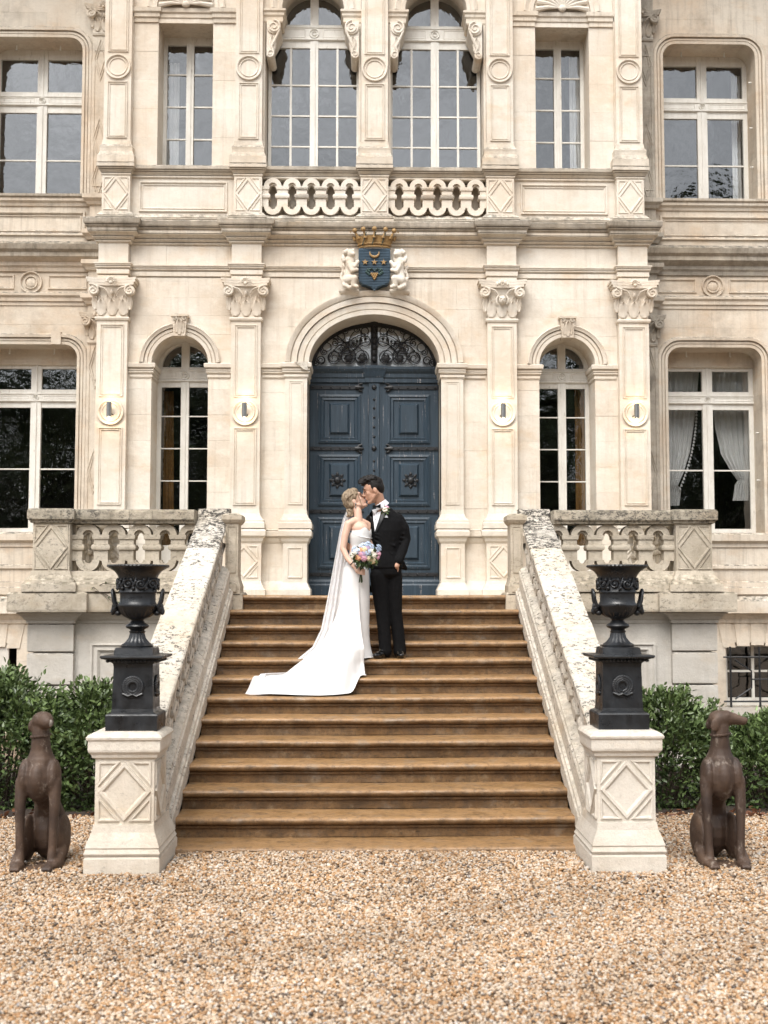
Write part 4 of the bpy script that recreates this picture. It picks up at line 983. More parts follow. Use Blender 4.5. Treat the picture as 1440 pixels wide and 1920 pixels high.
# fanlight: glass, frame and wrought scrollwork
zf = 5.10; fa, fb = .93, .66
ff = MB(); ff.band(0, zf, fa - .10, fb - .09, fa, fb + .03, YD + .02, YD + .09, 0, math.pi, 40); ff.box(-.05, .05, YD, YD + .09, zf, zf + fb)
part('fanlight_frame', ff, 'iron', door)
part('pane', MB().add([(x, YD + .07, z) for x, z in circle(0, zf, fa - .05, fb - .04, 36, 0, math.pi, False)], [tuple(range(37))]), 'glass', door)
part('fanlight_backing', MB().add([(x, YD + .078, z) for x, z in circle(0, zf, fa - .02, fb, 36, 0, math.pi, False)], [tuple(range(37))]), plain('fanlight_reflection', (0.80, 0.80, 0.82), 0.8, 0, 0.15, 4), door)  # pale sheet behind the glass; its colour imitates a reflection
for s in (-1, 1):
    w_ = MB(); yy = YD - .0
    def inside(x, z): return (x / (fa - .07)) ** 2 + ((z - zf) / (fb - .06)) ** 2 < 1
    def sc_tube(pts, r=.0075):
        q = [(x * s, yy, z) for x, z in pts if inside(x, z) and x > .03]
        if len(q) > 2: w_.tube(q, r, 5)
    for k, (x, z, r) in enumerate([(.17, .13, .095), (.36, .13, .095), (.56, .12, .085), (.74, .085, .055), (.13, .36, .075), (.13, .50, .05), (.66, .27, .06), (.46, .42, .05)]):
        sc_tube(circle(x, zf + z, r, None, 20) + [(x + r, zf + z)])
        if k < 4: sc_tube(spiral(x, zf + z, r * .95, r * .25, 1.3, 0.6 * k, 22, 1 if k % 2 else -1), .007)
    for (x0, z0, r, a0, a1) in ((.05, .05, .30, 0.2, 1.5), (.05, .05, .42, .1, 1.4), (.42, .0, .34, 1.2, 2.9), (.62, .0, .40, 1.35, 2.75), (.80, .02, .50, 1.75, 2.9), (.28, .0, .36, .35, 1.6), (.10, .30, .26, -1.1, .8), (.42, .42, .24, 2.6, 5.4)):
        sc_tube(circle(x0, zf + z0, r, None, 20, a0, a1, False))
    for (x, z, r, d) in ((.82, .05, .06, 1), (.70, .20, .05, -1), (.55, .33, .055, 1), (.40, .50, .05, -1), (.25, .52, .05, 1), (.27, .30, .05, -1), (.45, .25, .05, 1)):
        sc_tube(spiral(x, zf + z, r, r * .2, 1.6, 1.0, 22, d), .0075)
    for x in (.17, .36):                                            # the four little rosettes low in the scrolls
        w_.ell((x * s, yy - .015, zf + .11), (.045, .02, .045), None, 12, 8)
        for k in range(6): w_.ell((s * (x + .045 * math.cos(k * 1.047)), yy - .012, zf + .11 + .045 * math.sin(k * 1.047)), (.02, .012, .02), None, 8, 6)
    for k in range(10):
        t = .25 + 1.2 * k / 10; x, z = .52 * math.cos(t) * 1.0, .40 * math.sin(t); w_.ell((x * s, yy, zf + z), (.02, .012, .02), None, 6, 5)
    part('scrollwork', w_, 'iron', door)
fm = MB()
for k in range(6): fm.ell((0, YD - .03, zf + .10 + k * .085), (.036 - .003 * (k % 2), .03, .05), None, 10, 7)
part('finial', fm, 'iron', door, 60)

# ------------------------------------------------------------------ front steps
stairs = thing('stone_staircase', 'broad flight of wet brown stone steps climbing to the front door', 'staircase', (0, -2.1, 0))
WS = 1.5424
def step_profile(i):
    y0 = -RUN * i; z = 12 * RISE - RISE * i; n = .062; r = n / 2
    if i == 12: return [(y0 - .0, -.12), (y0 - .0, z - .02), (y0 + .012, z - .005), (y0 + .03, z), (y0 + RUN + .10, z), (y0 + RUN + .10, -.12)]
    pts = [(y0 + .055, z - RISE), (y0 + .055, z - n - .028), (y0 + .036, z - n - .022), (y0 + .034, z - n - .006), (y0 + .046, z - n - .003), (y0 + .030, z - n)]
    for k in range(9):
        t = -math.pi / 2 - math.pi * k / 8; pts.append((y0 + r + r * math.cos(t), z - r + r * math.sin(t)))
    pts += [(y0 + .06, z + .0006), (y0 + RUN + .06, z + .001), (y0 + RUN + .06, z - RISE)]
    return pts
for i in range(13):
    jr = random.Random(i); wj = WS + .02
    mb = MB(); prof = step_profile(i); n = 90; vs = []
    for k in range(n + 1):
        x = -wj + 2 * wj * k / n
        for (y, z) in prof:
            nz = mnoise.noise((x * 3.1, i * 7.7 + y * 4, z * 9)) * .006 + mnoise.noise((x * 17, i * 3.3, z * 20)) * .004; wear = -.006 * math.exp(-(x / .8) ** 2) if z > 12 * RISE - RISE * i - .04 else 0
            vs.append((x, y + (nz if y < -RUN * i + .1 else 0), z + wear + nz * .3))
    q = len(prof); fs = [tuple(range(q)), tuple(n * q + j for j in range(q - 1, -1, -1))]
    for k in range(n):
        for j in range(q): l = (j + 1) % q; fs.append((k * q + j, k * q + q + j, k * q + q + l, k * q + l))
    mb.add(vs, fs)
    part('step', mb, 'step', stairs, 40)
part('infill', MB().prism_x([(-4.0, -.1), (0.2, -.1), (0.2, 1.70), (-.25, 1.60)], -1.5, 1.5), 'base', stairs)
# ------------------------------------------------------------------ terrace
terrace = thing('terrace', 'stone terrace in front of the ground floor, either side of the steps', 'terrace', (0, .4, 0))
part('floor', MB().box(-1.56, 1.56, .35, 2.95, LAND - .12, LAND - .001), 'terrace', terrace)
for s in (-1, 1):
    a, b = sorted((1.50 * s, 3.80 * s))
    part('floor', MB().box(a, b, .25, 2.95, LAND - .15, LAND - .004), 'terrace', terrace)
    a, b = sorted((1.55 * s, 3.76 * s))
    part('front_wall', MB().box(a, b, .12, .5, -.2, 1.62), 'base', terrace)
    part('side_wall', MB().box(*sorted((3.5 * s, 3.74 * s)), .3, 2.95, -.2, 1.70), 'base', terrace)
    SL = [(0, 1.585), (.015, 1.59), (.015, 1.62), (.035, 1.635), (.05, 1.66), (.10, 1.70), (.10, 1.708)]
    SB = [(.10, 1.71), (.165, 1.715), (.17, 1.74), (.17, 1.91), (.15, 1.932), (.05, 1.938)]
    a2, b2 = sorted((1.62 * s, 3.28 * s))
    part('cornice', MB().mould(a2, b2, .12, .5, SL), 'base', terrace); part('ledge', MB().mould(a2, b2, .12, .5, SB), 'terrace', terrace)
    pc = 3.56 * s
    po = MB(); po.mould(pc - .25, pc + .25, .05, .5, SL); part('cornice', po, 'base', terrace); part('ledge', MB().mould(pc - .26, pc + .26, .03, .5, SB), 'terrace', terrace)
    for z0, z1 in ((1.275, 1.585), (.915, 1.262), (.555, .902), (.2, .542), (-.1, .188)):
        part('pier_stone', MB().mould(pc - .25, pc + .25, .05, .4, [(-.012, z0), (0, z0 + .012), (.002, z0 + .05), (.002, z1 - .05), (0, z1 - .012), (-.012, z1)]), 'base', terrace)
    fm = MB(); a, b = sorted((3.13 * s, 2.15 * s)); fm.sweep(rect(a, b, -.1, 1.37), [(0, .125), (0, .08), (.02, .075), (.035, .095), (.075, .09), (.10, .115), (.10, .125)]); part('panel_frame', fm, 'base', terrace)

bt_me = arcade_meshes(.282, 2.17, 2.685, .19)
for s in (-1, 1):
    nm = ('left', 'right')[s > 0]
    t = thing('terrace_balustrade', 'openwork stone terrace balustrade with mossy rail left of the steps' if s < 0 else 'openwork stone terrace balustrade with mossy rail right of the steps', 'balustrade', (2.6 * s, .1, LAND), 'terrace balustrades beside the steps')
    off = -Vector(t.location)
    PB = [(.085, 1.936), (.085, 2.015), (.07, 2.03), (.055, 2.045), (.055, 2.06), (.03, 2.085), (.01, 2.12), (.0, 2.165)]
    RAIL = [(0, 2.685), (.02, 2.69), (.028, 2.71), (.045, 2.725), (.05, 2.735), (.05, 2.815), (.035, 2.84), (0, 2.845)]
    a, b = sorted((1.60 * s, 3.36 * s))
    part('plinth', MB().mould(a, b, .02, .24, PB, True), 'terrace', t)
    rl = sorted((1.992 * s, 3.36 * s)); n = 3
    for k in range(n): part('rail', MB().prism_x([(.02 - p, z) for p, z in RAIL] + [(.24 + p, z) for p, z in reversed(RAIL)], rl[0] + (rl[1] - rl[0]) * k / n + .0015, rl[0] + (rl[1] - rl[0]) * (k + 1) / n - .0015), 'mossy', t)
    pc = 3.545 * s
    part('pier_base', MB().mould(pc - .21, pc + .21, -.06, .30, PB, True), 'terrace', t)
    d = MB(); d.box(pc - .20, pc + .20, -.05, .29, 2.16, 2.69); diamond(d, pc - .185, pc + .185, 2.18, 2.67, -.05); part('pier', d, 'terrace', t)
    part('pier_cap', MB().mould(pc - .205, pc + .205, -.055, .295, [(0, 2.687), (.02, 2.692), (.028, 2.712), (.05, 2.73), (.052, 2.82), (.035, 2.846), (0, 2.85)], True), 'mossy', t)
    arcade(t, bt_me, [(2.04 + .282 * k) * s - t.location.x for k in range(5)], .141, 'terrace', y=.13 - t.location.y, z=-t.location.z)
    # end post at the head of the steps
    pe = 1.575 * s; e = MB(); e.box(pe - .07, pe + .07, -.02, .28, 1.90, 2.70); panel(e, pe - .05, pe + .05, 2.14, 2.66, -.02, .008, .012)
    e.mould(pe - .07, pe + .07, -.02, .28, [(.03, 1.90), (.03, 2.0), (.015, 2.04), (0, 2.10)], True); e.mould(pe - .07, pe + .07, -.02, .28, [(0, 2.68), (.02, 2.70), (.04, 2.73), (.04, 2.78), (0, 2.80)], True)
    part('end_post', e, 'terrace', t)
    # return along the terrace side, seen through the openings
    t2 = thing('terrace_balustrade', 'short balustrade return along the left terrace edge, behind the lozenge pier' if s < 0 else 'short balustrade return along the right terrace edge, behind the lozenge pier', 'balustrade', (3.53 * s, .4, LAND), 'terrace balustrades beside the steps')
    xm = Matrix.Rotation(math.pi / 2, 4, 'Z')
    arcade(t2, bt_me, [.20 + .282 * k for k in range(8)], .141, 'terrace', xform=xm, z=-LAND)
    part('rail', MB().prism_x([(-.11 - p, z) for p, z in RAIL] + [(.11 + p, z) for p, z in reversed(RAIL)], .32, 2.76).xf(Matrix.Translation((3.53 * s, 0, 0)) @ xm), 'terrace', t2)
    part('plinth', MB().prism_x([(-.11 - p, z) for p, z in PB] + [(.11 + p, z) for p, z in reversed(PB)], .32, 2.76).xf(Matrix.Translation((3.53 * s, 0, 0)) @ xm), 'terrace', t2)

# ------------------------------------------------------------------ raking balustrades of the steps
SLOPE = RISE / RUN
def cz_(y): return 1.91 + SLOPE * (y + 1.70)          # top of the raking cap
ak_me = {}
for s in (-1, 1):
    t = thing('stair_balustrade', 'raking stone balustrade climbing the left side of the steps, its broad cap blotched black' if s < 0 else 'raking stone balustrade climbing the right side of the steps, its broad cap speckled black', 'balustrade', (1.8 * s, -2.2, 0), 'balustrades of the front steps')
    # cap in two long stones, moulded on its inner edge
    part('cap_end', MB().prism_x([(.275, 2.72), (.262, 2.80), (.275, 2.862), (.32, 2.878), (.48, 2.878), (.50, 2.72)], *sorted((1.64 * s, 1.99 * s))), 'blotched', t)
    for (ya, yb) in ((-4.62, -2.6), (-2.597, -.62), (-.617, .272)):
        n = 14; prof = [(1.70, -.125), (1.70, -.10), (1.685, -.085), (1.655, -.07), (1.645, -.05), (1.645, -.02), (1.655, -.006), (1.675, 0.0), (1.82, .004), (1.965, 0), (1.985, -.01), (1.99, -.03), (1.985, -.06), (1.96, -.08), (1.95, -.125)]
        vs = []; q = len(prof)
        for k in range(n + 1):
            y = ya + (yb - ya) * k / n
            for (x, dz) in prof:
                jz = .004 * mnoise.noise((x * 5 * s, y * 4, 3)) + .003 * mnoise.noise((x * 14 * s, y * 14, 8)); vs.append((x * s + jz, y, min(cz_(y), 2.86) + dz + jz))
        fs = [tuple(range(q)), tuple(n * q + j for j in range(q - 1, -1, -1))]
        for k in range(n):
            for j in range(q): l = (j + 1) % q; fs.append((k * q + j, k * q + q + j, k * q + q + l, k * q + l))
        part('cap', MB().add(vs, fs), 'blotched' if ya > -.7 else 'pale', t, 35)
    # string under the openwork
    ST = [(1.552, -.84), (1.552, -.70), (1.566, -.69), (1.570, -.665), (1.592, -.655), (1.596, -.50), (1.610, -.485), (1.612, -.465), (1.640, -.452), (1.662, -.437), (1.93, -.437), (1.95, -.84)]
    def strip(prof, ya, yb, mat, nm, n=10, drop=0):
        vs = []; q = len(prof)
        for k in range(n + 1):
            y = ya + (yb - ya) * k / n
            for (x, dz) in prof: vs.append((x * s, y, max(-.12, cz_(y) + dz)))
        fs = [tuple(range(q)), tuple(n * q + j for j in range(q - 1, -1, -1))]
        for k in range(n):
            for j in range(q): l = (j + 1) % q; fs.append((k * q + j, k * q + q + j, k * q + q + l, k * q + l))
        part(nm, MB().add(vs, fs), mat, t, 35)
    strip(ST, -4.55, -.02, 'string', 'string')
    body = MB().prism_x([(-4.55, -.12), (.12, -.12), (.12, cz_(.12) - .79), (-4.55, max(-.1, cz_(-4.55) - .79))], *sorted((1.60 * s, 1.95 * s)))
    part('string_wall', body, 'base', t)
    me = arcade_meshes(.30, -.442, -.12, .24, SLOPE)
    # local x of the units runs along world +y
    xm = Matrix.Translation((0, 0, 0)) @ Matrix.Rotation(math.pi / 2, 4, 'Z')
    xm[0][3] = 1.80 * s - t.location.x
    ys = [-4.30 + .30 * k for k in range(15)]
    post, arch, low = me
    for mm in me: mm.materials.append(M['string'])
    for y in ys:
        for nme, m_ in (('arch', arch), ('lower_arch', low), ('baluster', post)):
            o = bpy.data.objects.new(nme, m_); C.objects.link(o); o.parent = t
            yy = y + (.15 if nme == 'baluster' else 0)
            o.matrix_local = Matrix.Translation((1.785 * s - t.location.x, yy - t.location.y, cz_(yy) - t.location.z)) @ Matrix.Rotation(math.pi / 2, 4, 'Z')
    # newel at the foot
    nc = 1.755 * s; yn = -4.70
    nl = thing('stone_newel', 'pale stone newel pedestal carved with a lozenge at the left foot of the steps' if s < 0 else 'pale stone newel pedestal carved with a lozenge at the right foot of the steps', 'pedestal', (nc, yn, -.05), 'newel pedestals of the steps')
    h = .205
    part('plinth', MB().mould(nc - h, nc + h, yn - h - .02, yn + h + .25, [(.055, -.12), (.055, .06), (.045, .075)], True), 'newel', nl)
    part('base', MB().mould(nc - h, nc + h, yn - h - .02, yn + h + .2, [(.05, .078), (.058, .095), (.05, .112), (.045, .125), (.05, .135), (.035, .18), (.012, .235), (.004, .285)], True), 'newel', nl)
    d = MB(); d.box(nc - h, nc + h, yn - h, yn + h + .1, .28, .74); diamond(d, nc - h + .02, nc + h - .02, .305, .715, yn - h, .016, .022)
    part('die', d, 'newel', nl)
    d2 = MB(); diamond(d2, -h + .02, h - .02, .305, .715, 0, .016, .022)
    d2.xf(Matrix.Translation((nc - s * h, yn, 0)) @ Matrix.Rotation(-s * math.pi / 2, 4, 'Z')); part('side_lozenge', d2, 'newel', nl)
    part('cap', MB().mould(nc - h, nc + h, yn - h, yn + h, [(.0, .735), (.02, .745), (.025, .765), (.042, .785), (.045, .80), (.045, .862), (.055, .87), (.058, .885), (.045, .902), (.02, .915), (-.02, .922)], True), 'newel', nl)

# ------------------------------------------------------------------ cast-iron urns on their plinths
def wreath(mb, cx, cz, y, r):
    for k in range(26):
        t = -math.pi / 2 + .25 + (2 * math.pi - .5) * k / 25
        for q in (-1, 0, 1):
            rr = r + q * .014; mb.ell((cx + rr * math.cos(t + q * .08), y - .008, cz + rr * math.sin(t + q * .08)), (.012, .010, .020), (0, -t + .4 * q, 0), 8, 5)
    for q in (-1, 1): mb.tube([(cx, y - .012, cz - r), (cx + q * .03, y - .012, cz - r - .012), (cx + q * .07, y - .01, cz - r + .004)], [.012, .014, .008], 6)
for s in (-1, 1):
    ux = (-1.725, 1.755)[s > 0]; uy = -4.68; zb = .922
    pl = thing('urn_plinth', 'square black iron plinth with a laurel wreath on the left newel' if s < 0 else 'square black iron plinth with a laurel wreath on the right newel', 'plinth', (ux, uy, zb), 'iron urn plinths', rz=0)
    part('foot', MB().mould(ux - .18, ux + .18, uy - .18, uy + .18, [(0, zb), (.003, zb + .105), (-.005, zb + .115), (-.02, zb + .122), (-.035, zb + .128)], True), 'urn', pl)
    part('shaft', MB().mould(ux - .145, ux + .145, uy - .145, uy + .145, [(.004, zb + .127), (0, zb + .15), (-.007, zb + .44), (-.004, zb + .47)], True), 'urn', pl)
    cpm = MB().mould(ux - .14, ux + .14, uy - .14, uy + .14, [(.0, zb + .465), (.01, zb + .475), (.03, zb + .485), (.04, zb + .495), (.072, zb + .505), (.08, zb + .515), (.078, zb + .525), (.03, zb + .53)], True)
    for k in range(14):
        for sg in (-1, 1):
            cpm.ell((ux - .17 + .34 * k / 13, uy + sg * .176, zb + .488), (.012, .012, .012), None, 6, 5); cpm.ell((ux + sg * .176, uy - .17 + .34 * k / 13, zb + .488), (.012, .012, .012), None, 6, 5)
    part('cap', cpm, 'urn', pl, 30)
    part('block', MB().mould(ux - .14, ux + .14, uy - .14, uy + .14, [(.0, zb + .529), (-.008, zb + .575), (-.02, zb + .58)], True), 'urn', pl)
    wm_ = MB(); wreath(wm_, ux, zb + .305, uy - .139, .052); part('wreath', wm_, 'urn', pl, 60)
    sw = MB(); wreath(sw, 0, 0, 0, .052); sw.xf(Matrix.Translation((ux - s * .139, uy, zb + .305)) @ Matrix.Rotation(-s * math.pi / 2, 4, 'Z')); part('wreath', sw, 'urn', pl, 60)
    z0 = zb + .58
    u = thing('garden_urn', 'black cast-iron campana urn on the left stair pedestal' if s < 0 else 'black cast-iron campana urn on the right stair pedestal', 'urn', (ux, uy, z0), 'black iron urns flanking the steps', rz=0)
    foot = MB().lathe([(.115, z0), (.118, z0 + .012), (.108, z0 + .02), (.085, z0 + .035), (.062, z0 + .065), (.052, z0 + .10), (.056, z0 + .105), (.058, z0 + .113), (.05, z0 + .12), (.054, z0 + .128), (.078, z0 + .138), (.084, z0 + .15), (.078, z0 + .163), (.055, z0 + .175), (.045, z0 + .19), (.05, z0 + .20)], ux, uy, 40, .12, z0 + .015, z0 + .095, 20)
    part('foot', foot, 'urn', u, 45)
    bowl = MB().lathe([(.05, z0 + .198), (.085, z0 + .212), (.118, z0 + .235), (.136, z0 + .262), (.141, z0 + .285), (.146, z0 + .292), (.146, z0 + .30), (.138, z0 + .306), (.128, z0 + .325), (.126, z0 + .36), (.128, z0 + .385), (.138, z0 + .392), (.138, z0 + .40), (.134, z0 + .405), (.139, z0 + .50), (.148, z0 + .52), (.168, z0 + .545), (.20, z0 + .565), (.214, z0 + .572), (.22, z0 + .58), (.215, z0 + .59), (.205, z0 + .592), (.15, z0 + .56), (.12, z0 + .45), (.0, z0 + .43)], ux, uy, 60, .10, z0 + .21, z0 + .284, 24)
    bo = part('bowl', bowl, 'urn', u, 45)
    lip = MB()
    for k in range(48): t = 2 * math.pi * k / 48; lip.ell((ux + .213 * math.cos(t), uy + .213 * math.sin(t), z0 + .583), (.0105, .0105, .009), None, 6, 5)
    part('beading', lip, 'urn', bo, 60)
    fz = MB()
    for k in range(10):
        t0 = 2 * math.pi * k / 10; d = 1 if k % 2 else -1
        pts = [(ux + (.141 + .006) * math.cos(t0 + (x - 0) / .14), uy + .147 * math.sin(t0 + x / .14), z0 + .452 + z) for x, z in spiral(0, 0, .036, .008, 1.5, 0, 20, d)]
        fz.tube(pts, [.010 - .004 * i / 20 for i in range(21)], 6)
        pts = [(ux + .145 * math.cos(t0 + .31 + e), uy + .145 * math.sin(t0 + .31 + e), z0 + .452 + q) for e, q in ((-.1, -.045), (-.05, -.01), (.05, .012), (.1, .045))]; fz.tube(pts, [.006, .011, .011, .006], 6)
        for e, q in ((.16, .03), (.28, -.03), (.4, .02), (.0, .0)): fz.ell((ux + .144 * math.cos(t0 + e), uy + .144 * math.sin(t0 + e), z0 + .452 + q), (.013, .013, .013), None, 7, 5)
    part('scroll_frieze', fz, 'urn', bo, 60)
    for q in (-1, 1):
        hd = MB(); a0 = R(-24) * s if False else 0
        def hp(x, z, y=0): return (ux + q * x, uy + y, z0 + z)
        for yy in (-.035, .035): hd.tube([hp(.150, .285, yy), hp(.168, .33, yy), hp(.176, .38, yy), hp(.180, .405, yy * .6), hp(.181, .412, 0)], [.012, .012, .011, .011, .011], 8)
        hd.ell(hp(.16, .275), (.03, .035, .034)); hd.ell(hp(.178, .255), (.018, .02, .026)); hd.ell(hp(.140, .245), (.026, .03, .022)); hd.ell(hp(.168, .296, -.022), (.014, .012, .016)); hd.ell(hp(.168, .296, .022), (.014, .012, .016))
        part('handle', hd, 'urn', u, 60)

# ------------------------------------------------------------------ wall lamps, lit
for i, cx in enumerate(PX):
    lab = ['lit steel cylinder wall lamp on the far left outer pilaster', 'lit steel cylinder wall lamp on the pilaster between the left arched window and the door', 'lit steel cylinder wall lamp on the pilaster between the door and the right arched window', 'lit steel cylinder wall lamp on the far right outer pilaster'][i]
    z = 4.375; y = YP - .105; q = 1 if i < 2 else -1
    t = thing('wall_lamp', lab, 'lamp', (cx, YP, z), 'wall lamps on the pilasters')
    part('shade', MB().lathe([(.0, z - .05), (.026, z - .05), (.026, z - .098), (.034, z - .098), (.034, z + .098), (.026, z + .098), (.026, z + .05), (0, z + .05)], cx, y, 20), 'steel', t, 40)
    part('bracket', MB().tube([(cx + .026 * q, y + .02, z - .055), (cx + .036 * q, y + .05, z - .06), (cx + .034 * q, YP + .01, z - .06)], .008, 8).box(cx + .012, cx - .012, y + .02, YP + .01, z - .02, z + .02), 'iron', t, 40)
    for d in (-1, 1):
        part('bulb', MB().ell((cx, y, z + d * .084), (.018, .018, .012), None, 10, 6), 'bulb', t, 60)
        l = bpy.data.lights.new('lamp_light', 'POINT'); l.energy = 0.75; l.color = (1.0, .80, .55); l.shadow_soft_size = .02
        lo = bpy.data.objects.new('lamp_light', l); C.objects.link(lo); lo.parent = t; lo.location = (0, y - YP, d * .124)

# ------------------------------------------------------------------ coat of arms over the door
ca = thing('coat_of_arms', 'painted blue shield with gold crown, stars and crescent between two stone lions over the door', 'coat of arms', (0, 2.82, 6.05))
ys = 2.80
sh_poly = [(-.215, 6.60), (-.215, 6.24), (-.205, 6.15), (-.17, 6.11), (-.11, 6.095), (-.05, 6.07), (0, 6.025), (.05, 6.07), (.11, 6.095), (.17, 6.11), (.205, 6.15), (.215, 6.24), (.215, 6.60)]
so_ = part('shield', MB().prism_y(sh_poly[::-1], ys - .03, ys + .14), 'shield', ca)
rb = MB(); z = 6.06
def shw(z):
    for (x0, z0), (x1, z1) in zip(sh_poly[6:], sh_poly[7:]):
        if z0 <= z <= z1: return x0 + (x1 - x0) * (z - z0) / max(1e-6, z1 - z0)
    return .21
while z < 6.59: rb.box(-shw(z) + .006, shw(z) - .006, ys - .042, ys - .029, z, z + .0115); z += .0215
part('ribbing', rb, 'shield', so_)['kind'] = 'stuff'
cr = MB(); pts = []
for k in range(17): t = R(165) + R(210) * k / 16; pts.append(((.062 * math.cos(t)), ys - .055, 6.535 + .058 * math.sin(t)))
cr.tube(pts, [.004 + .014 * math.sin(math.pi * k / 16) for k in range(17)], 6); part('crescent', cr, 'gold', so_, 50)
for x in (-.125, 0, .125):
    st = [((x + (.042 if k % 2 == 0 else .017) * math.sin(k * math.pi / 5)), 6.405 + (.042 if k % 2 == 0 else .017) * math.cos(k * math.pi / 5)) for k in range(10)]
    part('star', MB().prism_y(st, ys - .062, ys - .04), 'gold', so_)
gp = MB()
for r_ in range(4):
    for k in range(4 - r_): gp.ell(((k - (3 - r_) / 2) * .026, ys - .055, 6.245 - r_ * .024), (.0155, .0155, .0155), None, 8, 6)
part('grape_bunch', gp, 'gold', so_, 60)
vl = MB(); vl.tube([(-.09, ys - .05, 6.30), (-.03, ys - .055, 6.32), (0, ys - .055, 6.28), (.04, ys - .055, 6.32), (.09, ys - .05, 6.29)], .009, 6)
for q in (-1, 1):
    for k in range(5): vl.ell((q * (.07 + .018 * (k % 3)), ys - .05, 6.27 + .018 * (k - 2) * .9), (.024, .010, .016), (0, .5 * k, 0), 7, 5)
part('vine', vl, 'verdigris', so_, 60)
cw = MB(); n = 28; vs = []
for k in range(n + 1):
    t = math.pi * (1.04 - 1.08 * k / n)
    for r_, z, dy in ((.205, 6.615, .06), (.215, 6.655, .065), (.235, 6.72, .07), (.27, 6.80, .08)): vs.append((r_ * math.cos(t), 2.86 - r_ * math.sin(t) * .62, z))
cw.add(vs, [(4 * k + j, 4 * k + 4 + j, 4 * k + 5 + j, 4 * k + 1 + j) for k in range(n) for j in range(3)])
for z, r_ in ((6.62, .215), (6.67, .225)): cw.tube([(r_ * math.cos(math.pi * k / 20), 2.86 - .62 * r_ * math.sin(math.pi * k / 20), z) for k in range(21)], .014, 6)
def squash(m): m.v = [(x, y, 6.605 + (z - 6.605) * .80) for x, y, z in m.v]; return m
co = part('crown', squash(cw), 'gold', ca, 50)
for k in range(7):
    t = math.pi * (.04 + .92 * k / 6); x, y = math.cos(t), math.sin(t)
    pk = MB(); pk.tube([(.262 * x, 2.86 - .165 * y, 6.76), (.29 * x, 2.86 - .18 * y, 6.82), (.315 * x, 2.86 - .195 * y, 6.875)], [.03, .018, .01], 6); pk.ell((.325 * x, 2.86 - .205 * y, 6.895), (.033, .033, .041), None, 12, 8)
    part('ball', squash(pk), 'gold', co, 60)
bd = MB()
for x0 in (-.13, 0, .13):
    for k in range(9): bd.ell((x0 - .03 + .006 * k, 2.86 - .62 * (.20 + .013 * k) * math.sqrt(max(.1, 1 - (x0 / .26) ** 2)) - .018, 6.655 + .022 * k), (.0105, .0105, .0105), None, 6, 5)
part('bead', squash(bd), 'verdigris', co, 60)['kind'] = 'stuff'
for s in (-1, 1):
    def P(x, z, y=0): return (s * x, ys - .03 + y, z)
    L = MB()
    L.ell(P(.345, 6.17), (.085, .075, .085)); L.chain([P(.345, 6.18), P(.335, 6.30), P(.335, 6.40)], [.075, .066, .075]); L.ell(P(.335, 6.425), (.078, .08, .085))
    L.ell(P(.318, 6.515, -.035), (.062, .062, .066)); L.ell(P(.285, 6.50, -.075), (.032, .035, .028)); L.ell(P(.292, 6.515, -.085), (.014, .014, .014))
    for q in (-1, 1): L.ell(P(.325 + .04 * q, 6.575, -.02), (.018, .015, .02))
    for k in range(16): t = k * 2.4; L.ell(P(.34 + .07 * math.cos(t) + .012, 6.46 + .085 * math.sin(t), -.03 - .03 * (k % 2)), (.03, .03, .034))
    L.chain([P(.315, 6.37, -.05), P(.27, 6.33, -.075), P(.225, 6.40, -.06)], [.036, .03, .026]); L.chain([P(.335, 6.34, -.06), P(.30, 6.27, -.08), P(.235, 6.29, -.06)], [.036, .03, .026])
    L.chain([P(.36, 6.16, -.03), P(.27, 6.17, -.07), P(.285, 6.075, -.06), P(.235, 6.055, -.075)], [.07, .048, .032, .028]); L.chain([P(.38, 6.14), P(.40, 6.08, -.04), P(.34, 6.045, -.06)], [.055, .035, .03])
    L.chain([P(.42, 6.13), P(.455, 6.20), P(.425, 6.30), P(.445, 6.345)], [.02, .017, .016, .026])
    obj('lion', bake(L, .008, 2, name='lion'), M['stone'], ca)
    part('corbel', MB().mould(min(.215 * s, .47 * s), max(.215 * s, .47 * s), ys + .0, YW + .02, [(-.05, 5.96), (.0, 6.0), (.01, 6.02), (.01, 6.045), (0, 6.05)]), 'stone', ca)

# ------------------------------------------------------------------ curtains behind the glass
def curtain(name, rows, y, mat, label, pleats=7, amp=.02, group=None):
    """rows: (z, x left, x right) from top to bottom"""
    n = pleats * 8; m = MB(); vs = []; zs = []
    for k in range(len(rows) - 1):
        for j in range(6): zs.append((k, j / 6))
    zs.append((len(rows) - 2, 1.0))
    for (k, u) in zs:
        (z0, a0, b0), (z1, a1, b1) = rows[k], rows[k + 1]; z, a, b = z0 + (z1 - z0) * u, a0 + (a1 - a0) * u, b0 + (b1 - b0) * u
        for i in range(n + 1):
            t = i / n; vs.append((a + (b - a) * t, y + amp * math.sin(2 * math.pi * pleats * t + .6 * math.sin(3 * z)) + .008 * math.sin(5 * t + 4 * z), z))
    w1 = n + 1
    m.add(vs, [(r_ * w1 + i, r_ * w1 + i + 1, r_ * w1 + w1 + i + 1, r_ * w1 + w1 + i) for r_ in range(len(zs) - 1) for i in range(n)])
    o = obj(name, m.mesh(name, 60), M[mat]); tag(o, label, 'curtain', group); return o
def cx_(px): return (px - 696) * .00795 - .043
def czz(py): return 1.83 + (1127.5 - py) * .00795 * (1 + (1127.5 - py) * .0000312)
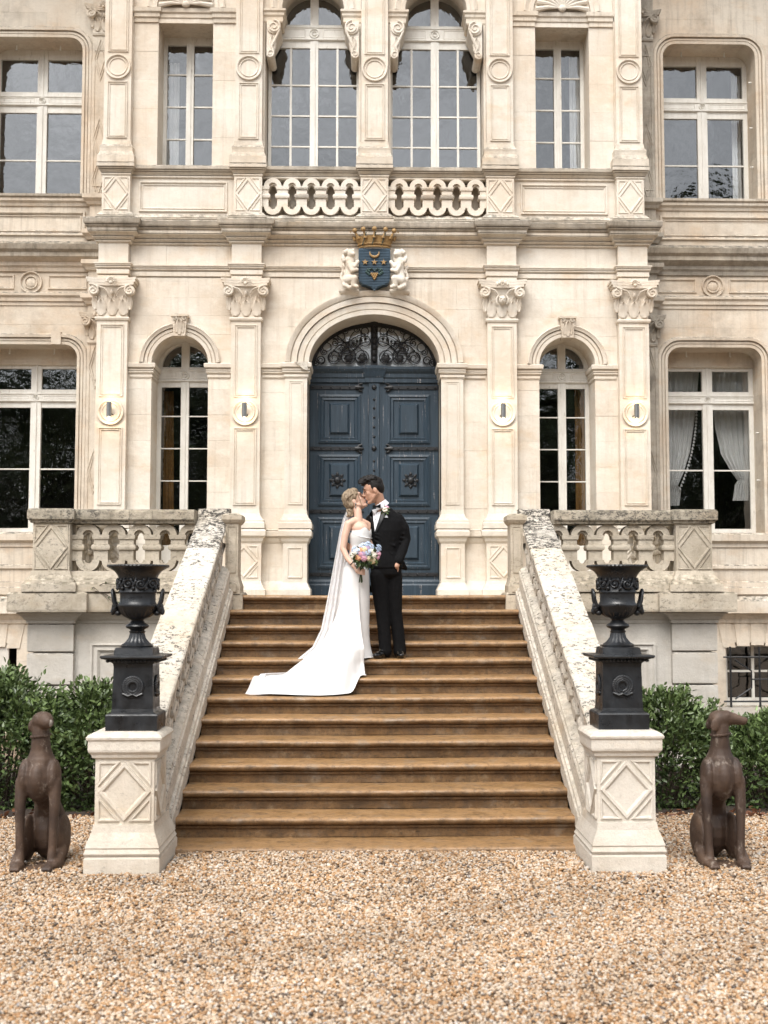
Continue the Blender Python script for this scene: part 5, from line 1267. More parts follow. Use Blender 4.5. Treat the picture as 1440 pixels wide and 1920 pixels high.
# right wing, ground floor: two white drapes tied back, the inner one edged with tassels
ca_ = curtain('curtain', [(czz(660), cx_(1258), cx_(1326)), (czz(745), cx_(1258), cx_(1318)), (czz(790), cx_(1258), cx_(1312)), (czz(845), cx_(1258), cx_(1303)), (czz(885), cx_(1258), cx_(1290)), (czz(910), cx_(1259), cx_(1278)), (czz(918), cx_(1259), cx_(1284)), (czz(948), cx_(1258), cx_(1280))], 4.78, 'linen', 'white tied-back drape with a tasselled edge in the right ground-floor wing window', 6)
tas = MB()
for k in range(24):
    u = k / 23; py = 770 + 145 * u; px = 1313 - 4 * u - 30 * u * u
    z = czz(py); tas.lathe([(.004, z + .012), (.012, z), (.018, z - .028), (0, z - .03)], cx_(px) + .02, 4.75, 6)
part('tassel_fringe', tas, 'linen', ca_)['kind'] = 'stuff'
curtain('curtain', [(czz(660), cx_(1346), cx_(1420)), (czz(745), cx_(1349), cx_(1418)), (czz(800), cx_(1352), cx_(1417)), (czz(850), cx_(1362), cx_(1416)), (czz(885), cx_(1382), cx_(1415)), (czz(900), cx_(1393), cx_(1414)), (czz(908), cx_(1388), cx_(1414)), (czz(938), cx_(1383), cx_(1413))], 4.80, 'linen', 'plain white drape tied back to the outer side of the right ground-floor wing window', 6)
curtain('curtain', [(4.85, 2.86, 3.0), (1.95, 2.86, 3.0)], 3.72, 'drape', 'ochre striped drape at the right edge of the right arched window', 3, .018)
curtain('curtain', [(4.8, -2.97, -2.84), (1.95, -2.97, -2.80)], 3.74, 'drape', 'dim ochre drape at the left edge of the left arched window', 3, .018)
curtain('curtain', [(9.55, -2.97, -2.80), (7.8, -2.97, -2.80)], 3.66, 'linen', 'pale sheer curtain in the narrow upper window left of the balcony', 3, .012)
curtain('curtain', [(9.7, 2.82, 2.97), (7.8, 2.82, 2.97)], 3.66, 'linen', 'pale sheer curtain in the narrow upper window right of the balcony', 3, .012)
curtain('curtain', [(9.95, 5.52, 5.66), (7.7, 5.52, 5.66)], 4.80, 'linen', 'pale sheer curtain at the outer edge of the upper right wing window', 3, .012)

# ------------------------------------------------------------------ dog statues
def dog(name, label, loc, head, lean=0):
    t = thing(name, label, 'statue', loc, 'seated hound statues beside the steps')
    b = MB()
    b.ell((0, .29, .21), (.135, .19, .20))
    for s in (-1, 1):
        b.ell((s * .135, .18, .18), (.055, .175, .165), (.25, 0, 0)); b.ell((s * .158, -.02, .04), (.044, .14, .042)); b.chain([(s * .155, .08, .10), (s * .158, -.06, .045)], [.05, .04])
        b.ell((s * .112, -.01, .63), (.055, .092, .135)); b.chain([(s * .130, -.035, .60), (s * .134, -.055, .45), (s * .131, -.060, .33), (s * .126, -.065, .15), (s * .122, -.075, .07)], [.052, .043, .036, .033, .036])
        b.ell((s * .122, -.120, .035), (.046, .088, .034)); b.ell((s * .132, -.052, .34), (.040, .040, .045))
        for k in (-1, 0, 1): b.ell((s * .122 + k * .026, -.19, .030), (.016, .035, .022))
    b.chain([(0, .28, .30), (0, .20, .44), (0, .09, .58), (0, .03, .68)], [.13, .095, .115, .125]); b.ell((0, -.01, .62), (.115, .12, .165)); b.ell((0, -.06, .63), (.07, .085, .12))
    b.chain([(0, .02, .72), (0, .01, .83), (0, .0, .90), (0, .0, .985)], [.118, .080, .072, .068])
    if head == 'right':
        b.ell((-.005, 0, 1.035), (.088, .07, .062)); b.chain([(.05, 0, 1.04), (.115, 0, 1.032), (.185, 0, 1.018)], [.056, .043, .031]); b.ell((.205, 0, 1.024), (.022, .024, .022)); b.ell((.12, 0, 1.01), (.07, .030, .02))
        for s in (-1, 1): b.ell((-.055, s * .062, 1.0), (.04, .014, .055), (0, .5, 0)); b.ell((.045, s * .045, 1.062), (.022, .014, .012))
    else:
        b.ell((.015, -.01, 1.035), (.085, .075, .062)); b.chain([(.05, -.05, 1.035), (.078, -.085, 1.025)], [.06, .046]); b.ell((.085, -.095, 1.02), (.035, .03, .035))
        for s in (-1, 1): b.ell((-.03 + s * .03, .03 + s * .055, 1.0), (.035, .016, .05), (0, .4, .5)); b.ell((.01 + s * .035, -.055 , 1.065), (.02, .016, .012))
    b.ell((0, .0, -.012), (.20, .22, .034))
    b.v = [(x * .90, y, z * 1.0) for x, y, z in b.v]
    o = obj('body', bake(b, .0085, 3, name='body'), M['dog'], t, local=True)
    cl = MB(); n = 30; pts = [(.067 * math.cos(2 * math.pi * k / n), .074 * math.sin(2 * math.pi * k / n), .925 + .008 * math.cos(2 * math.pi * k / n)) for k in range(n + 1)]; cl.tube(pts, .009, 6)
    part('collar', cl, 'dog', t, 60, local=True)
    return t
dog('dog_statue', 'brown seated hound statue with a broken pale muzzle, left of the steps', (-2.385, -4.74, -.045), 'left')
dd = dog('dog_statue', 'brown seated hound statue with its long snout turned aside, right of the steps', (2.462, -4.78, -.045), 'right')
st_ = MB(); st_.ell((.078, -.100, 1.024), (.030, .025, .034)); st_.ell((.062, -.098, 1.046), (.022, .018, .016)); part('broken_muzzle', st_, plain('worn_plaster', (.27, .24, .21), .9, 0, .3, 30, .5), [o for o in bpy.data.objects if o.name == 'dog_statue'][0], 60, local=True)

# ------------------------------------------------------------------ shrubs
def leaves_mesh(name, spots, r, L=(.045, .07), W=.42):
    """one folded leaf of four triangles per spot: (position, direction)"""
    vs = []; fs = []; tone = []
    for p, d, tn in spots:
        d = d.normalized(); side = d.cross(Vector((r.gauss(0, 1), r.gauss(0, 1), r.gauss(0, 1)))).normalized(); up = side.cross(d)
        l = r.uniform(*L); wv = l * W * .5; o = len(vs); b = Vector(p)
        vs += [b, b + d * l * .38 + side * wv + up * l * .07, b + d * l * .38 - side * wv + up * l * .07, b + d * l * .75 + side * wv * .72 + up * l * .03, b + d * l * .75 - side * wv * .72 + up * l * .03, b + d * l - up * l * .06, b + d * l * .38 - up * l * .0, b + d * l * .75 - up * l * .03]
        fs += [(o, o + 6, o + 1), (o, o + 2, o + 6), (o + 1, o + 6, o + 7, o + 3), (o + 6, o + 2, o + 4, o + 7), (o + 3, o + 7, o + 5), (o + 7, o + 4, o + 5)]
        tone += [tn] * 8
    me = bpy.data.meshes.new(name); me.from_pydata([tuple(v) for v in vs], [], fs)
    a = me.attributes.new('tone', 'FLOAT', 'POINT'); a.data.foreach_set('value', tone)
    for p in me.polygons: p.use_smooth = True
    return me
def shrub(label, x, y, rx, ry, h, n, seed, group, L=(.045, .075)):
    r = random.Random(seed); t = thing('shrub', label, 'shrub', (x, y, -.05), group)
    spots = []; st = MB(); tips = []
    nstem = 34
    for k in range(nstem):
        a = r.uniform(0, 6.283); rad = math.sqrt(r.random()) * .82; ex, ey = math.cos(a) * rad * rx, math.sin(a) * rad * ry
        top = h * (1 - .30 * rad ** 2) * r.uniform(.80, 1.10)
        base = (ex * .25, ey * .25, 0); mid = (ex * .75 + r.uniform(-.05, .05), ey * .75, top * .5); tip = (ex * 1.08, ey * 1.08, top)
        st.tube([base, mid, tip], [.011, .007, .003], 5); tips.append((Vector(base), Vector(mid), Vector(tip)))
    part('stem', st, 'bark', t, local=True)['kind'] = 'stuff'
    while len(spots) < n * .62:
        # shell of the rounded mass
        a = r.uniform(0, 6.283); u = r.random() ** .7; v = r.uniform(-.1, 1)
        q = r.uniform(.80, 1.04)
        z = h * (.05 + .92 * v) * q; k = math.sqrt(max(0, 1 - max(0, v * 1.02 - .55) ** 2 / .26)) if v > .55 else (.86 + .14 * v / .55)
        lump = 1 + .16 * mnoise.noise((math.cos(a) * 2.2 + seed, math.sin(a) * 2.2, z * 3.2)) + .10 * mnoise.noise((math.cos(a) * 5 + seed, math.sin(a) * 5, z * 7))
        inner = r.uniform(.72, 1.0) ** .5
        p = Vector((math.cos(a) * rx * k * q * lump * inner, math.sin(a) * ry * k * q * lump * inner, max(.04, z * lump)))
        if v > .9: p = Vector((p.x * r.random(), p.y * r.random(), h * lump * r.uniform(.86, 1.0)))
        out = Vector((p.x / rx ** 2, p.y / ry ** 2, (p.z - h * .45) / h ** 2 * .9)); out = out.normalized() if out.length > 0 else Vector((0, 0, 1))
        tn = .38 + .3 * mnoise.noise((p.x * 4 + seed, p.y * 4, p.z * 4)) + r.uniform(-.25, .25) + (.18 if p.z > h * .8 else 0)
        spots.append((p, out + Vector((r.gauss(0, .7), r.gauss(0, .7), r.gauss(.35, .6))), max(0, min(1, tn))))
    while len(spots) < n:
        b, m, tp = r.choice(tips); u = r.random() ** .6; c = (m + (tp - m) * u)
        spots.append((c + Vector((r.gauss(0, .03), r.gauss(0, .03), r.gauss(0, .02))), (tp - m).normalized() + Vector((r.gauss(0, .8), r.gauss(0, .8), r.gauss(0, .4))), max(0, min(1, r.gauss(.62, .22)))))
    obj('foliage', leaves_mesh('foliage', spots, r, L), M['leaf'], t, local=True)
    return t
SG = 'green shrubs under the terrace'
shrub('tall leafy green shrub under the left wing, at the outer edge', -3.45, -1.95, .72, .72, 1.16, 13000, 3, SG)
shrub('leafy green shrub between the broken-nosed hound and the left newel', -2.60, -2.05, .60, .68, 1.06, 11500, 5, SG)
shrub('bright green shrub between the right newel and the long-snouted hound', 2.70, -2.05, .62, .68, 1.02, 11500, 8, SG)
shrub('lower green shrub beneath the barred basement window', 3.62, -2.15, .66, .62, .80, 8500, 9, SG)
# dark leaf-littered soil under the shrubs
for s in (-1, 1):
    sb_ = MB(); n = 26; vs = []
    for k in range(n + 1):
        x = 2.02 + 3.0 * k / n; yy = -2.78 + .07 * mnoise.noise((x * 3, s, 0))
        vs += [(s * x, yy, -.05), (s * x, yy + .12, -.012), (s * x, .1, .0)]
    sb_.add(vs, [(3 * k + j, 3 * k + 3 + j, 3 * k + 4 + j, 3 * k + 1 + j) for k in range(n) for j in range(2)])
    structure(obj('soil_bed', sb_.mesh('soil_bed', 60), plain('soil', (.030, .020, .014), .95, 0, .5, 40, .8)))
r = random.Random(5); dl = []
for k in range(150):
    s = r.choice((-1, 1)); x = s * r.uniform(2.05, 3.9); y = -2.80 + abs(r.gauss(0, .12)) - r.random() * .10; dl.append((Vector((x, y, -.01 if y > -2.72 else -.028)), Vector((r.gauss(0, 1), r.gauss(0, 1), r.uniform(0, .4))), 0))
dlo = obj('leaf_litter', leaves_mesh('leaf_litter', dl, r, (.05, .09), .55), M['dead']); dlo['kind'] = 'stuff'
for (x, y, lab) in ((-2.06, -4.12, 'curled brown dead leaf on the gravel behind the left newel'), (-1.985, -4.28, 'dark dead leaf lying on the gravel beside the left newel')):
    o = obj('dead_leaf', leaves_mesh('dead_leaf', [(Vector((x, y, -.02)), Vector((.6, .3, .35)), 0), (Vector((x + .01, y, -.015)), Vector((-.4, .5, .4)), 0)], r, (.09, .12), .7), M['dead']); tag(o, lab, 'leaf', 'dead leaves on the gravel')
# a straggling weed rooted in the left terrace ledge
wd = thing('weed', 'straggling little weed rooted in the left terrace ledge', 'plant', (-3.15, .0, 1.94)); wr = random.Random(2)
wst = MB(); wl = []
for k in range(7):
    tip = Vector((wr.uniform(-.05, .42), wr.uniform(-.25, -.05), wr.uniform(-.22, .10))); b = Vector((0, .05, 0)); mid = tip * .5 + Vector((0, 0, .05)); wst.tube([b, mid, tip], [.005, .004, .002], 4)
    for q in range(6): u = wr.random(); wl.append((b * (1 - u) + tip * u + Vector((0, 0, .03 * math.sin(3 * u))), Vector((wr.gauss(0, 1), wr.gauss(0, 1), wr.gauss(0, .6))), wr.random()))
part('stem', wst, 'bark', wd, local=True); obj('foliage', leaves_mesh('foliage', wl, wr, (.025, .05), .6), M['leaf'], wd, local=True)

# ------------------------------------------------------------------ the park behind the camera, which the panes reflect
def park():
    r = random.Random(4); spots = []; mb = MB()
    for (x, y, h, cr) in ((-30, -44, 18, 8), (-20, -43, 16.5, 6.5), (-11, -45, 18, 7), (-2, -46, 15.5, 6), (6, -45, 16, 6.5), (15, -43, 18, 7), (25, -45, 17, 7), (35, -47, 19, 8), (46, -50, 17, 9), (-42, -48, 18, 9), (19.6, -45, 24.6, 1.2)):
        mb.tube([(x, y, -.1), (x + .2, y, h * .4), (x, y, h * .85)], [.45, .3, .08], 8)
        for k in range(520):
            a, b = r.uniform(0, 6.283), r.uniform(-1, 1); q = r.uniform(.45, 1) * (1 + .35 * mnoise.noise((x + math.cos(a) * 1.6, b * 2, math.sin(a) * 1.6)))
            p = Vector((x + cr * q * math.cos(a) * math.sqrt(1 - b * b), y + cr * q * math.sin(a) * math.sqrt(1 - b * b), h * .55 + h * .44 * q * b))
            spots.append((p, Vector((r.gauss(0, 1), r.gauss(0, 1), r.gauss(0, 1))), r.random()))
    o = obj('distant_trees', leaves_mesh('distant_trees', spots, r, (1.2, 2.4), .8), M['tree']); o['kind'] = 'stuff'
    t = obj('distant_trunks', mb.mesh('distant_trunks', 50), M['bark']); t['kind'] = 'stuff'
park()

# ------------------------------------------------------------------ the couple
from mathutils.bvhtree import BVHTree
def G(px, py): return ((px - 703.6) / 187.4, 3.085 - (py - 893) / 187.4)
T4 = 12 * RISE - 4 * RISE
def head_mb(b, c, face, tilt, sc_=1.0, neck=True):
    """skull, jaw, brow, nose, lips and ears; face = -1 looks to -x, +1 to +x; tilt turns in the xz plane"""
    ct, s_t = math.cos(tilt), math.sin(tilt)
    def W(x, y, z):
        x *= -face * sc_; y *= sc_; z *= sc_
        return (c[0] + x * ct - z * s_t, c[1] + y, c[2] + x * s_t + z * ct)
    def e(x, y, z, rx, ry, rz): b.ell(W(x, y, z), (rx * sc_, ry * sc_, rz * sc_), (0, -tilt, 0), 16, 11)
    e(.015, 0, .02, .098, .076, .098); e(-.030, 0, -.05, .062, .056, .085); e(-.072, 0, -.116, .022, .026, .020)
    for s in (-1, 1):
        b.chain([W(.030, s * .056, -.055), W(-.062, s * .018, -.114)], [.021 * sc_, .019 * sc_], 10); e(-.046, s * .036, -.030, .032, .022, .034)
        e(.020, s * .077, -.022, .021, .009, .033)
    e(-.076, 0, .026, .019, .048, .016); b.chain([W(-.088, 0, .004), W(-.112, 0, -.033)], [.009 * sc_, .0125 * sc_], 10)
    for s in (-1, 1): e(-.098, s * .011, -.039, .011, .009, .008)
    e(-.091, 0, -.067, .011, .023, .0075); e(-.089, 0, -.081, .011, .020, .0085)
    return W
# ---- groom
gm = thing('person', 'dark-haired groom in a black tuxedo bending to kiss the bride', 'person', (.18, -1.20, T4))
GY = -1.20
gh = (-.026, -1.262, 2.956); b = MB()
def g3(px, py, dy=0): x, z = G(px, py); return (x, GY + dy, z)
Wg = head_mb(b, gh, -1, R(18.7))
b.chain([Wg(.030, 0, -.06), g3(715, 948, -.02), g3(722, 966)], [.056, .054, .075])
b.rings([(G(724, y)[0], GY, G(724, y)[1], rx, ry) for y, rx, ry in ((1068, .12, .085), (1035, .12, .09), (1000, .14, .10), (972, .14, .085), (962, .07, .06))])
b.chain([g3(748, 972), g3(760, 1008, .02), g3(748, 1050, -.07), g3(744, 1062, -.09)], [.045, .038, .03, .028])
b.chain([g3(697, 975, .05), g3(684, 1008, .10), g3(664, 1024, .08)], [.045, .038, .03])
for (a_, k_, f_, dy) in (((712, 1068), (717, 1150), (721, 1224), -.03), ((738, 1068), (741, 1150), (750, 1224), .02)):
    b.chain([g3(*a_, dy), g3(*k_, dy), g3(*f_, dy)], [.066, .046, .040])
# left hand slipping into the pocket: palm, four fingers and a thumb
pl_ = g3(744, 1062, -.075); b.ell(pl_, (.022, .014, .030), (0, .35, 0))
for k in range(4): b.chain([(pl_[0] - .022 + k * .0135, pl_[1] - .004, pl_[2] - .026), (pl_[0] - .030 + k * .0125, pl_[1] + .004, pl_[2] - .062 - .006 * (k in (1, 2))), (pl_[0] - .030 + k * .012, pl_[1] + .016, pl_[2] - .086)], [.0088, .0082, .007], 8)
b.chain([(pl_[0] - .026, pl_[1] - .008, pl_[2] + .006), (pl_[0] - .044, pl_[1] - .014, pl_[2] - .024), (pl_[0] - .046, pl_[1] - .010, pl_[2] - .046)], [.011, .009, .0075], 8)
# right hand at the bride's back
ph = (G(655, 1026)[0], GY + .02, G(655, 1026)[1]); b.ell(ph, (.042, .018, .032))
for k in range(4): b.chain([(ph[0] - .028, ph[1] - .01, ph[2] + .022 - k * .015), (ph[0] - .060 + .004 * abs(k - 1), ph[1] - .022, ph[2] + .020 - k * .014), (ph[0] - .078 + .006 * abs(k - 1), ph[1] - .042, ph[2] + .016 - k * .013)], [.0088, .008, .007], 8)
b.chain([(ph[0] - .004, ph[1] - .012, ph[2] + .026), (ph[0] - .026, ph[1] - .026, ph[2] + .048), (ph[0] - .042, ph[1] - .036, ph[2] + .052)], [.011, .009, .0075], 8)
obj('body', bake(b, .0056, 6, name='body'), M['skin_g'], gm)
# hair
hb = MB()
def gl(x, y, z, r): hb.ell(Wg(x, y, z), r, (0, -R(18.7), 0), 14, 10)
gl(.030, 0, .050, (.096, .080, .075)); gl(.062, 0, .005, (.062, .070, .085)); gl(-.035, 0, .088, (.055, .064, .036)); gl(-.066, 0, .082, (.032, .048, .026)); gl(.01, 0, .105, (.06, .055, .03))
for s in (-1, 1): gl(.030, s * .066, .020, (.045, .016, .045)); gl(.006, s * .070, .0, (.010, .008, .030))
hr = random.Random(3)
for k in range(130):
    a, q = hr.uniform(-1.2, 1.2), hr.uniform(-.085, .10); z = .055 + .075 * math.sqrt(max(0, 1 - (q / .115) ** 2)) * math.cos(a)
    y = .072 * math.sin(a); p0 = Wg(q, y, z); p1 = Wg(q - .022 + hr.uniform(-.012, .01), y * 1.05 + hr.uniform(-.01, .01), z + .016 + hr.uniform(-.006, .010)); p2 = Wg(q - .04, y * 1.04, z + .012)
    hb.tube([p0, p1, p2], [.011, .009, .005], 6)
ho = obj('hair', bake(hb, .005, 1, .3, name='hair'), M['dark'], gm)
# jacket
jb = MB()
secs = ((1066, 724, .172, .128), (1055, 723, .170, .126), (1035, 722.5, .152, .118), (1015, 723, .160, .126), (995, 725, .178, .133), (978, 726, .176, .120), (968, 726, .150, .10), (960, 725, .098, .078), (952, 723, .066, .062))
jb.rings([(G(x, y)[0], GY, G(x, y)[1], rx, ry) for y, x, rx, ry in secs])
jb.chain([g3(747, 974, .0), g3(757, 990, .0), g3(761, 1010, .02), g3(755, 1033, -.035), g3(748, 1052, -.08)], [.066, .062, .056, .051, .045])
jb.chain([g3(698, 975, .03), g3(688, 1000, .10), g3(672, 1020, .09)], [.068, .060, .050])
jb.chain([g3(752, 1058, .04), g3(762, 1066, .08)], [.05, .02])
# folds at the elbow and waist
for (p, q, rr) in (((752, 1000), (768, 1004), .014), ((750, 1008), (768, 1013), .015), ((750, 1017), (766, 1022), .013), ((745, 1027), (762, 1032), .012)): jb.chain([g3(*p, -.055), g3(*q, -.01)], [rr, rr * .8], 8)
for (p, q, rr) in (((704, 1002), (738, 1012), .012), ((704, 1008), (740, 1024), .012), ((702, 1014), (735, 1040), .010)): jb.chain([g3(*p, -.115), g3(*q, -.105)], [rr, rr], 8)
jme = bake(jb, .0065, 3, name='jacket'); jo = obj('jacket', jme, M['suit'], gm)
bv = BVHTree.FromPolygons([v.co.copy() for v in jme.vertices], [tuple(p.vertices) for p in jme.polygons])
def lay(name, pts, off, mat, parent, n=9, thick=.004):
    """a cloth piece fitted to the jacket front: quad strip between the point rows"""
    vs = []; fs = []
    for i in range(n + 1):
        u = i / n
        for j in range(n + 1):
            v = j / n
            A = Vector(pts[0]).lerp(Vector(pts[1]), v); B = Vector(pts[3]).lerp(Vector(pts[2]), v); p = A.lerp(B, u); x, z = G(p.x, p.y)
            h = bv.ray_cast(Vector((x, -3, z)), Vector((0, 1, 0))); y = h[0].y if h[0] else GY - .05
            vs.append((x, y - off, z))
    w1 = n + 1
    for i in range(n):
        for j in range(n): a = i * w1 + j; fs.append((a, a + 1, a + w1 + 1, a + w1))
    return part(name, MB().add(vs, fs), mat, parent, 70)
lay('shirt', [(698, 956), (717, 951), (704.2, 997), (702.6, 997)], .007, 'shirt', gm, 12)
lay('lapel', [(718, 950), (727, 956), (706, 999), (703, 998)], .012, 'satin', jo); lay('lapel', [(698, 956), (693, 963), (701, 999), (703, 998)], .011, 'satin', jo)
lay('pocket_square', [(721, 971), (728, 971.5), (725.5, 966), (724.5, 965.5)], .012, 'shirt', jo, 4)
cm = MB(); na = Vector(g3(715.5, 945, -.03)); ax = Vector((-.52, -.12, .80)).normalized(); ux_ = ax.orthogonal().normalized(); vy_ = ax.cross(ux_)
vs = []
for k in range(25):
    t = 2 * math.pi * k / 24
    for h_, rr in ((-.030, .074), (.0, .066), (.020, .063), (.023, .060), (.0, .058)): vs.append(na + ax * h_ + (ux_ * math.cos(t) + vy_ * math.sin(t)) * rr)
cm.add(vs, [(5 * k + j, 5 * k + 5 + j, 5 * k + 6 + j, 5 * k + 1 + j) for k in range(24) for j in range(4)]); part('collar', cm, 'shirt', gm, 50)
bw_ = MB(); kx = g3(706.5, 950.5, -.115)
for s in (-1, 1): bw_.add([(kx[0], kx[1] - .012, kx[2] - .008), (kx[0], kx[1] - .012, kx[2] + .008), (kx[0] + s * .040, kx[1] - .008 + .012 * s, kx[2] + .021 + .006 * s), (kx[0] + s * .040, kx[1] - .008 + .012 * s, kx[2] - .020 + .006 * s), (kx[0], kx[1] + .006, kx[2] - .008), (kx[0], kx[1] + .006, kx[2] + .008), (kx[0] + s * .039, kx[1] + .012, kx[2] + .021), (kx[0] + s * .039, kx[1] + .012, kx[2] - .018)], [(0, 1, 2, 3), (4, 7, 6, 5), (0, 3, 7, 4), (1, 5, 6, 2), (2, 6, 7, 3)])
bw_.ell((kx[0], kx[1] - .006, kx[2]), (.012, .013, .012)); part('bow_tie', bw_, 'satin', gm, 40)
for py in (962, 974):
    x, z = G(706 - (py - 962) * .15, py); h = bv.ray_cast(Vector((x, -3, z)), Vector((0, 1, 0))); part('button', MB().ell((x, h[0].y - .008, z), (.006, .004, .006), None, 8, 5), 'satin', gm, 60)
bt = group_part('boutonniere', gm); bc = Vector(g3(722, 956.5, -.135))
bt.location = -gm.location
fl = MB(); frr = random.Random(6)
for k in range(9): t = k * 2.4; fl.ell(bc + Vector((.016 * math.cos(t), -.008 * (k % 2), .016 * math.sin(t))), (.013, .009, .012), (0, t, 0), 8, 5)
fo = obj('flower', fl.mesh('flower', 60), M['f_white'], None); fo.parent = bt
fp_ = MB()
for k in range(3): fp_.ell(bc + Vector((.03 - .01 * k, -.004, .024 + .006 * k)), (.010, .008, .010), None, 8, 5)
fo = obj('flower', fp_.mesh('flower', 60), M['f_pink'], None); fo.parent = bt
lo_ = obj('leaf', leaves_mesh('leaf', [(bc + Vector((0, .004, 0)), Vector((math.cos(t), -.2, math.sin(t))), frr.random()) for t in (.3, 1.0, 1.7, 2.6, 3.4, 4.0, 4.6, 5.3, 5.9)], frr, (.045, .07), .35), M['leaf'], None); lo_.parent = bt
# trousers and shoes
tb_ = MB(); tb_.rings([(G(x, y)[0], GY, G(x, y)[1], rx, ry) for y, x, rx, ry in ((1084, 725, .12, .085), (1078, 724.8, .150, .115), (1070, 724.5, .157, .120), (1058, 724, .155, .116), (1045, 723, .14, .10))])
for (pts, dy) in ((((711, 1080), (714, 1110), (718, 1150), (721, 1185), (722.5, 1212), (723, 1222)), -.03), (((738, 1080), (739, 1110), (741.5, 1150), (747, 1185), (750, 1212), (750.5, 1222)), .02)):
    tb_.chain([g3(*p, dy) for p in pts], [.094, .088, .072, .065, .064, .066])
obj('trousers', bake(tb_, .0065, 7, name='trousers'), M['suit'], gm)
for (px, py, dy, ang) in ((720, 1228, -.03, R(-28)), (750, 1229, .02, R(4))):
    sb2 = MB(); x, z = G(px, py); c0 = Vector((x, GY + dy, T4)); fwd = Vector((math.sin(ang), -math.cos(ang), 0))
    def F(f, u, h_): q = fwd.cross(Vector((0, 0, 1))); return tuple(c0 + fwd * f + q * u + Vector((0, 0, h_)))
    sb2.ell(F(-.05, 0, .045), (.042, .05, .045)); sb2.ell(F(.06, 0, .04), (.046, .085, .036), (0, 0, ang)); sb2.ell(F(.14, 0, .03), (.042, .065, .028), (0, 0, ang)); sb2.ell(F(.02, 0, .065), (.038, .06, .035), (0, 0, ang)); sb2.chain([F(-.07, 0, .012), F(.05, 0, .010), F(.15, 0, .010)], [.036, .038, .034], 10)
    me = bake(sb2, .006, 2, name='shoe'); 
    for v in me.vertices: v.co.z = max(v.co.z, T4 + .002)
    obj('shoe', me, M['shoe'], gm)
# brows and eye lines
for s in (-1, 1):
    eb = MB(); eb.tube([Wg(-.078, s * .058, .024), Wg(-.092, s * .036, .034), Wg(-.094, s * .014, .028)], [.0045, .006, .005], 6); part('eyebrow', eb, 'brow', gm, 60)
    el_ = MB(); el_.tube([Wg(-.074, s * .052, -.004), Wg(-.088, s * .034, -.008), Wg(-.089, s * .018, -.006)], [.003, .0045, .003], 6); part('eyelid', el_, 'brow', gm, 60)

# ---- bride
br = thing('person', 'blonde bride in an ivory strapless gown kissing the groom, her train spread down the steps', 'person', (-.18, -1.30, T4))
BY = -1.30
def b3(px, py, dy=0): x, z = G(px, py); return (x, BY + dy, z)
bh = (-.206, -1.232, 2.857); b = MB(); TB = R(31)
Wb = head_mb(b, bh, 1, TB, .93)
b.chain([Wb(.030, 0, -.055), b3(671, 960, .03), b3(672, 972, .02), b3(672, 982, .02)], [.044, .040, .042, .050])
b.chain([b3(654.5, 983, -.03), b3(664, 978.5, .0), b3(680, 980, .05), b3(689, 984, .08)], [.038, .042, .042, .038]); b.ell(b3(675, 993, .0), (.090, .074, .075)); b.ell(b3(674, 1008, 0), (.085, .076, .08)); 
b.chain([b3(653, 984, -.03), b3(647.5, 1005, -.05), b3(643.5, 1030, -.065), b3(652, 1048, -.10), b3(664, 1063, -.145), b3(668, 1067, -.155)], [.040, .036, .031, .028, .022, .020], 14)
b.chain([b3(690, 985, .08), b3(697, 1010, .09), b3(694, 1035, .0)], [.04, .035, .03])
b.rings([(G(x, y)[0], BY + .01, G(x, y)[1], .09, .08) for y, x in ((1200, 670), (1090, 666), (1035, 672), (1010, 674))])
# hand closed round the stems
hc = Vector(b3(676, 1072.5, -.165)); b.ell(hc + Vector((-.018, .0, .004)), (.036, .020, .032), (0, .5, 0))
for k in range(4):
    z_ = .022 - k * .0165
    b.chain([hc + Vector((-.006, -.018, z_)), hc + Vector((.022, -.036, z_ - .004)), hc + Vector((.044, -.022, z_ - .007)), hc + Vector((.040, .004, z_ - .008))], [.0086, .0084, .0078, .007], 8)
b.chain([hc + Vector((-.020, -.010, .022)), hc + Vector((.004, -.020, .044)), hc + Vector((.024, -.014, .050))], [.011, .009, .0075], 8)
obj('body', bake(b, .0052, 7, name='body'), M['skin_b'], br)
hb = MB()
def bl(x, y, z, r): hb.ell(Wb(x, y, z), [q * .93 for q in r], (0, -TB, 0), 16, 11)
bl(.030, 0, .034, (.102, .087, .100)); bl(.052, 0, .0, (.086, .081, .090)); bl(.07, 0, -.04, (.06, .06, .06)); bl(-.020, 0, .075, (.062, .066, .050)); bl(-.046, 0, .072, (.036, .050, .034))
for s in (-1, 1): bl(.012, s * .072, .032, (.048, .016, .042)); bl(.060, s * .060, -.03, (.034, .022, .04))
hr = random.Random(8)
for k in range(110):
    a = hr.uniform(-1.45, 1.45); p = [Wb(-.070 + .004 * abs(a), .07 * math.sin(a) * .8, .070 - .03 * abs(a)), Wb(.0, .092 * math.sin(a), .045 + .095 * math.cos(a) * .92), Wb(.075, .090 * math.sin(a), .035 + .07 * math.cos(a)), Wb(.115, .05 * math.sin(a), -.03 - .02 * math.cos(a)), Wb(.092, .02 * math.sin(a), -.10)]
    hb.tube(p, [.004, .005, .0052, .0055, .004], 5)
bun = Vector(b3(656.5, 962, .035))
for k in range(14): t = k * 2.4; hb.tube([bun + Vector((.030 * math.cos(t + q) * math.cos(.3 * k), .030 * math.sin(t + q), .032 * math.sin(1.3 * q + k))) for q in (0, .5, 1.0, 1.5, 2.0)], [.008, .012, .013, .012, .008], 6)
hb.ell(bun, (.034, .034, .034)); hb.chain([Wb(.09, 0, -.08), tuple(bun)], [.04, .032])
obj('hair', bake(hb, .0040, 3, .5, name='hair'), M['blonde'], br)
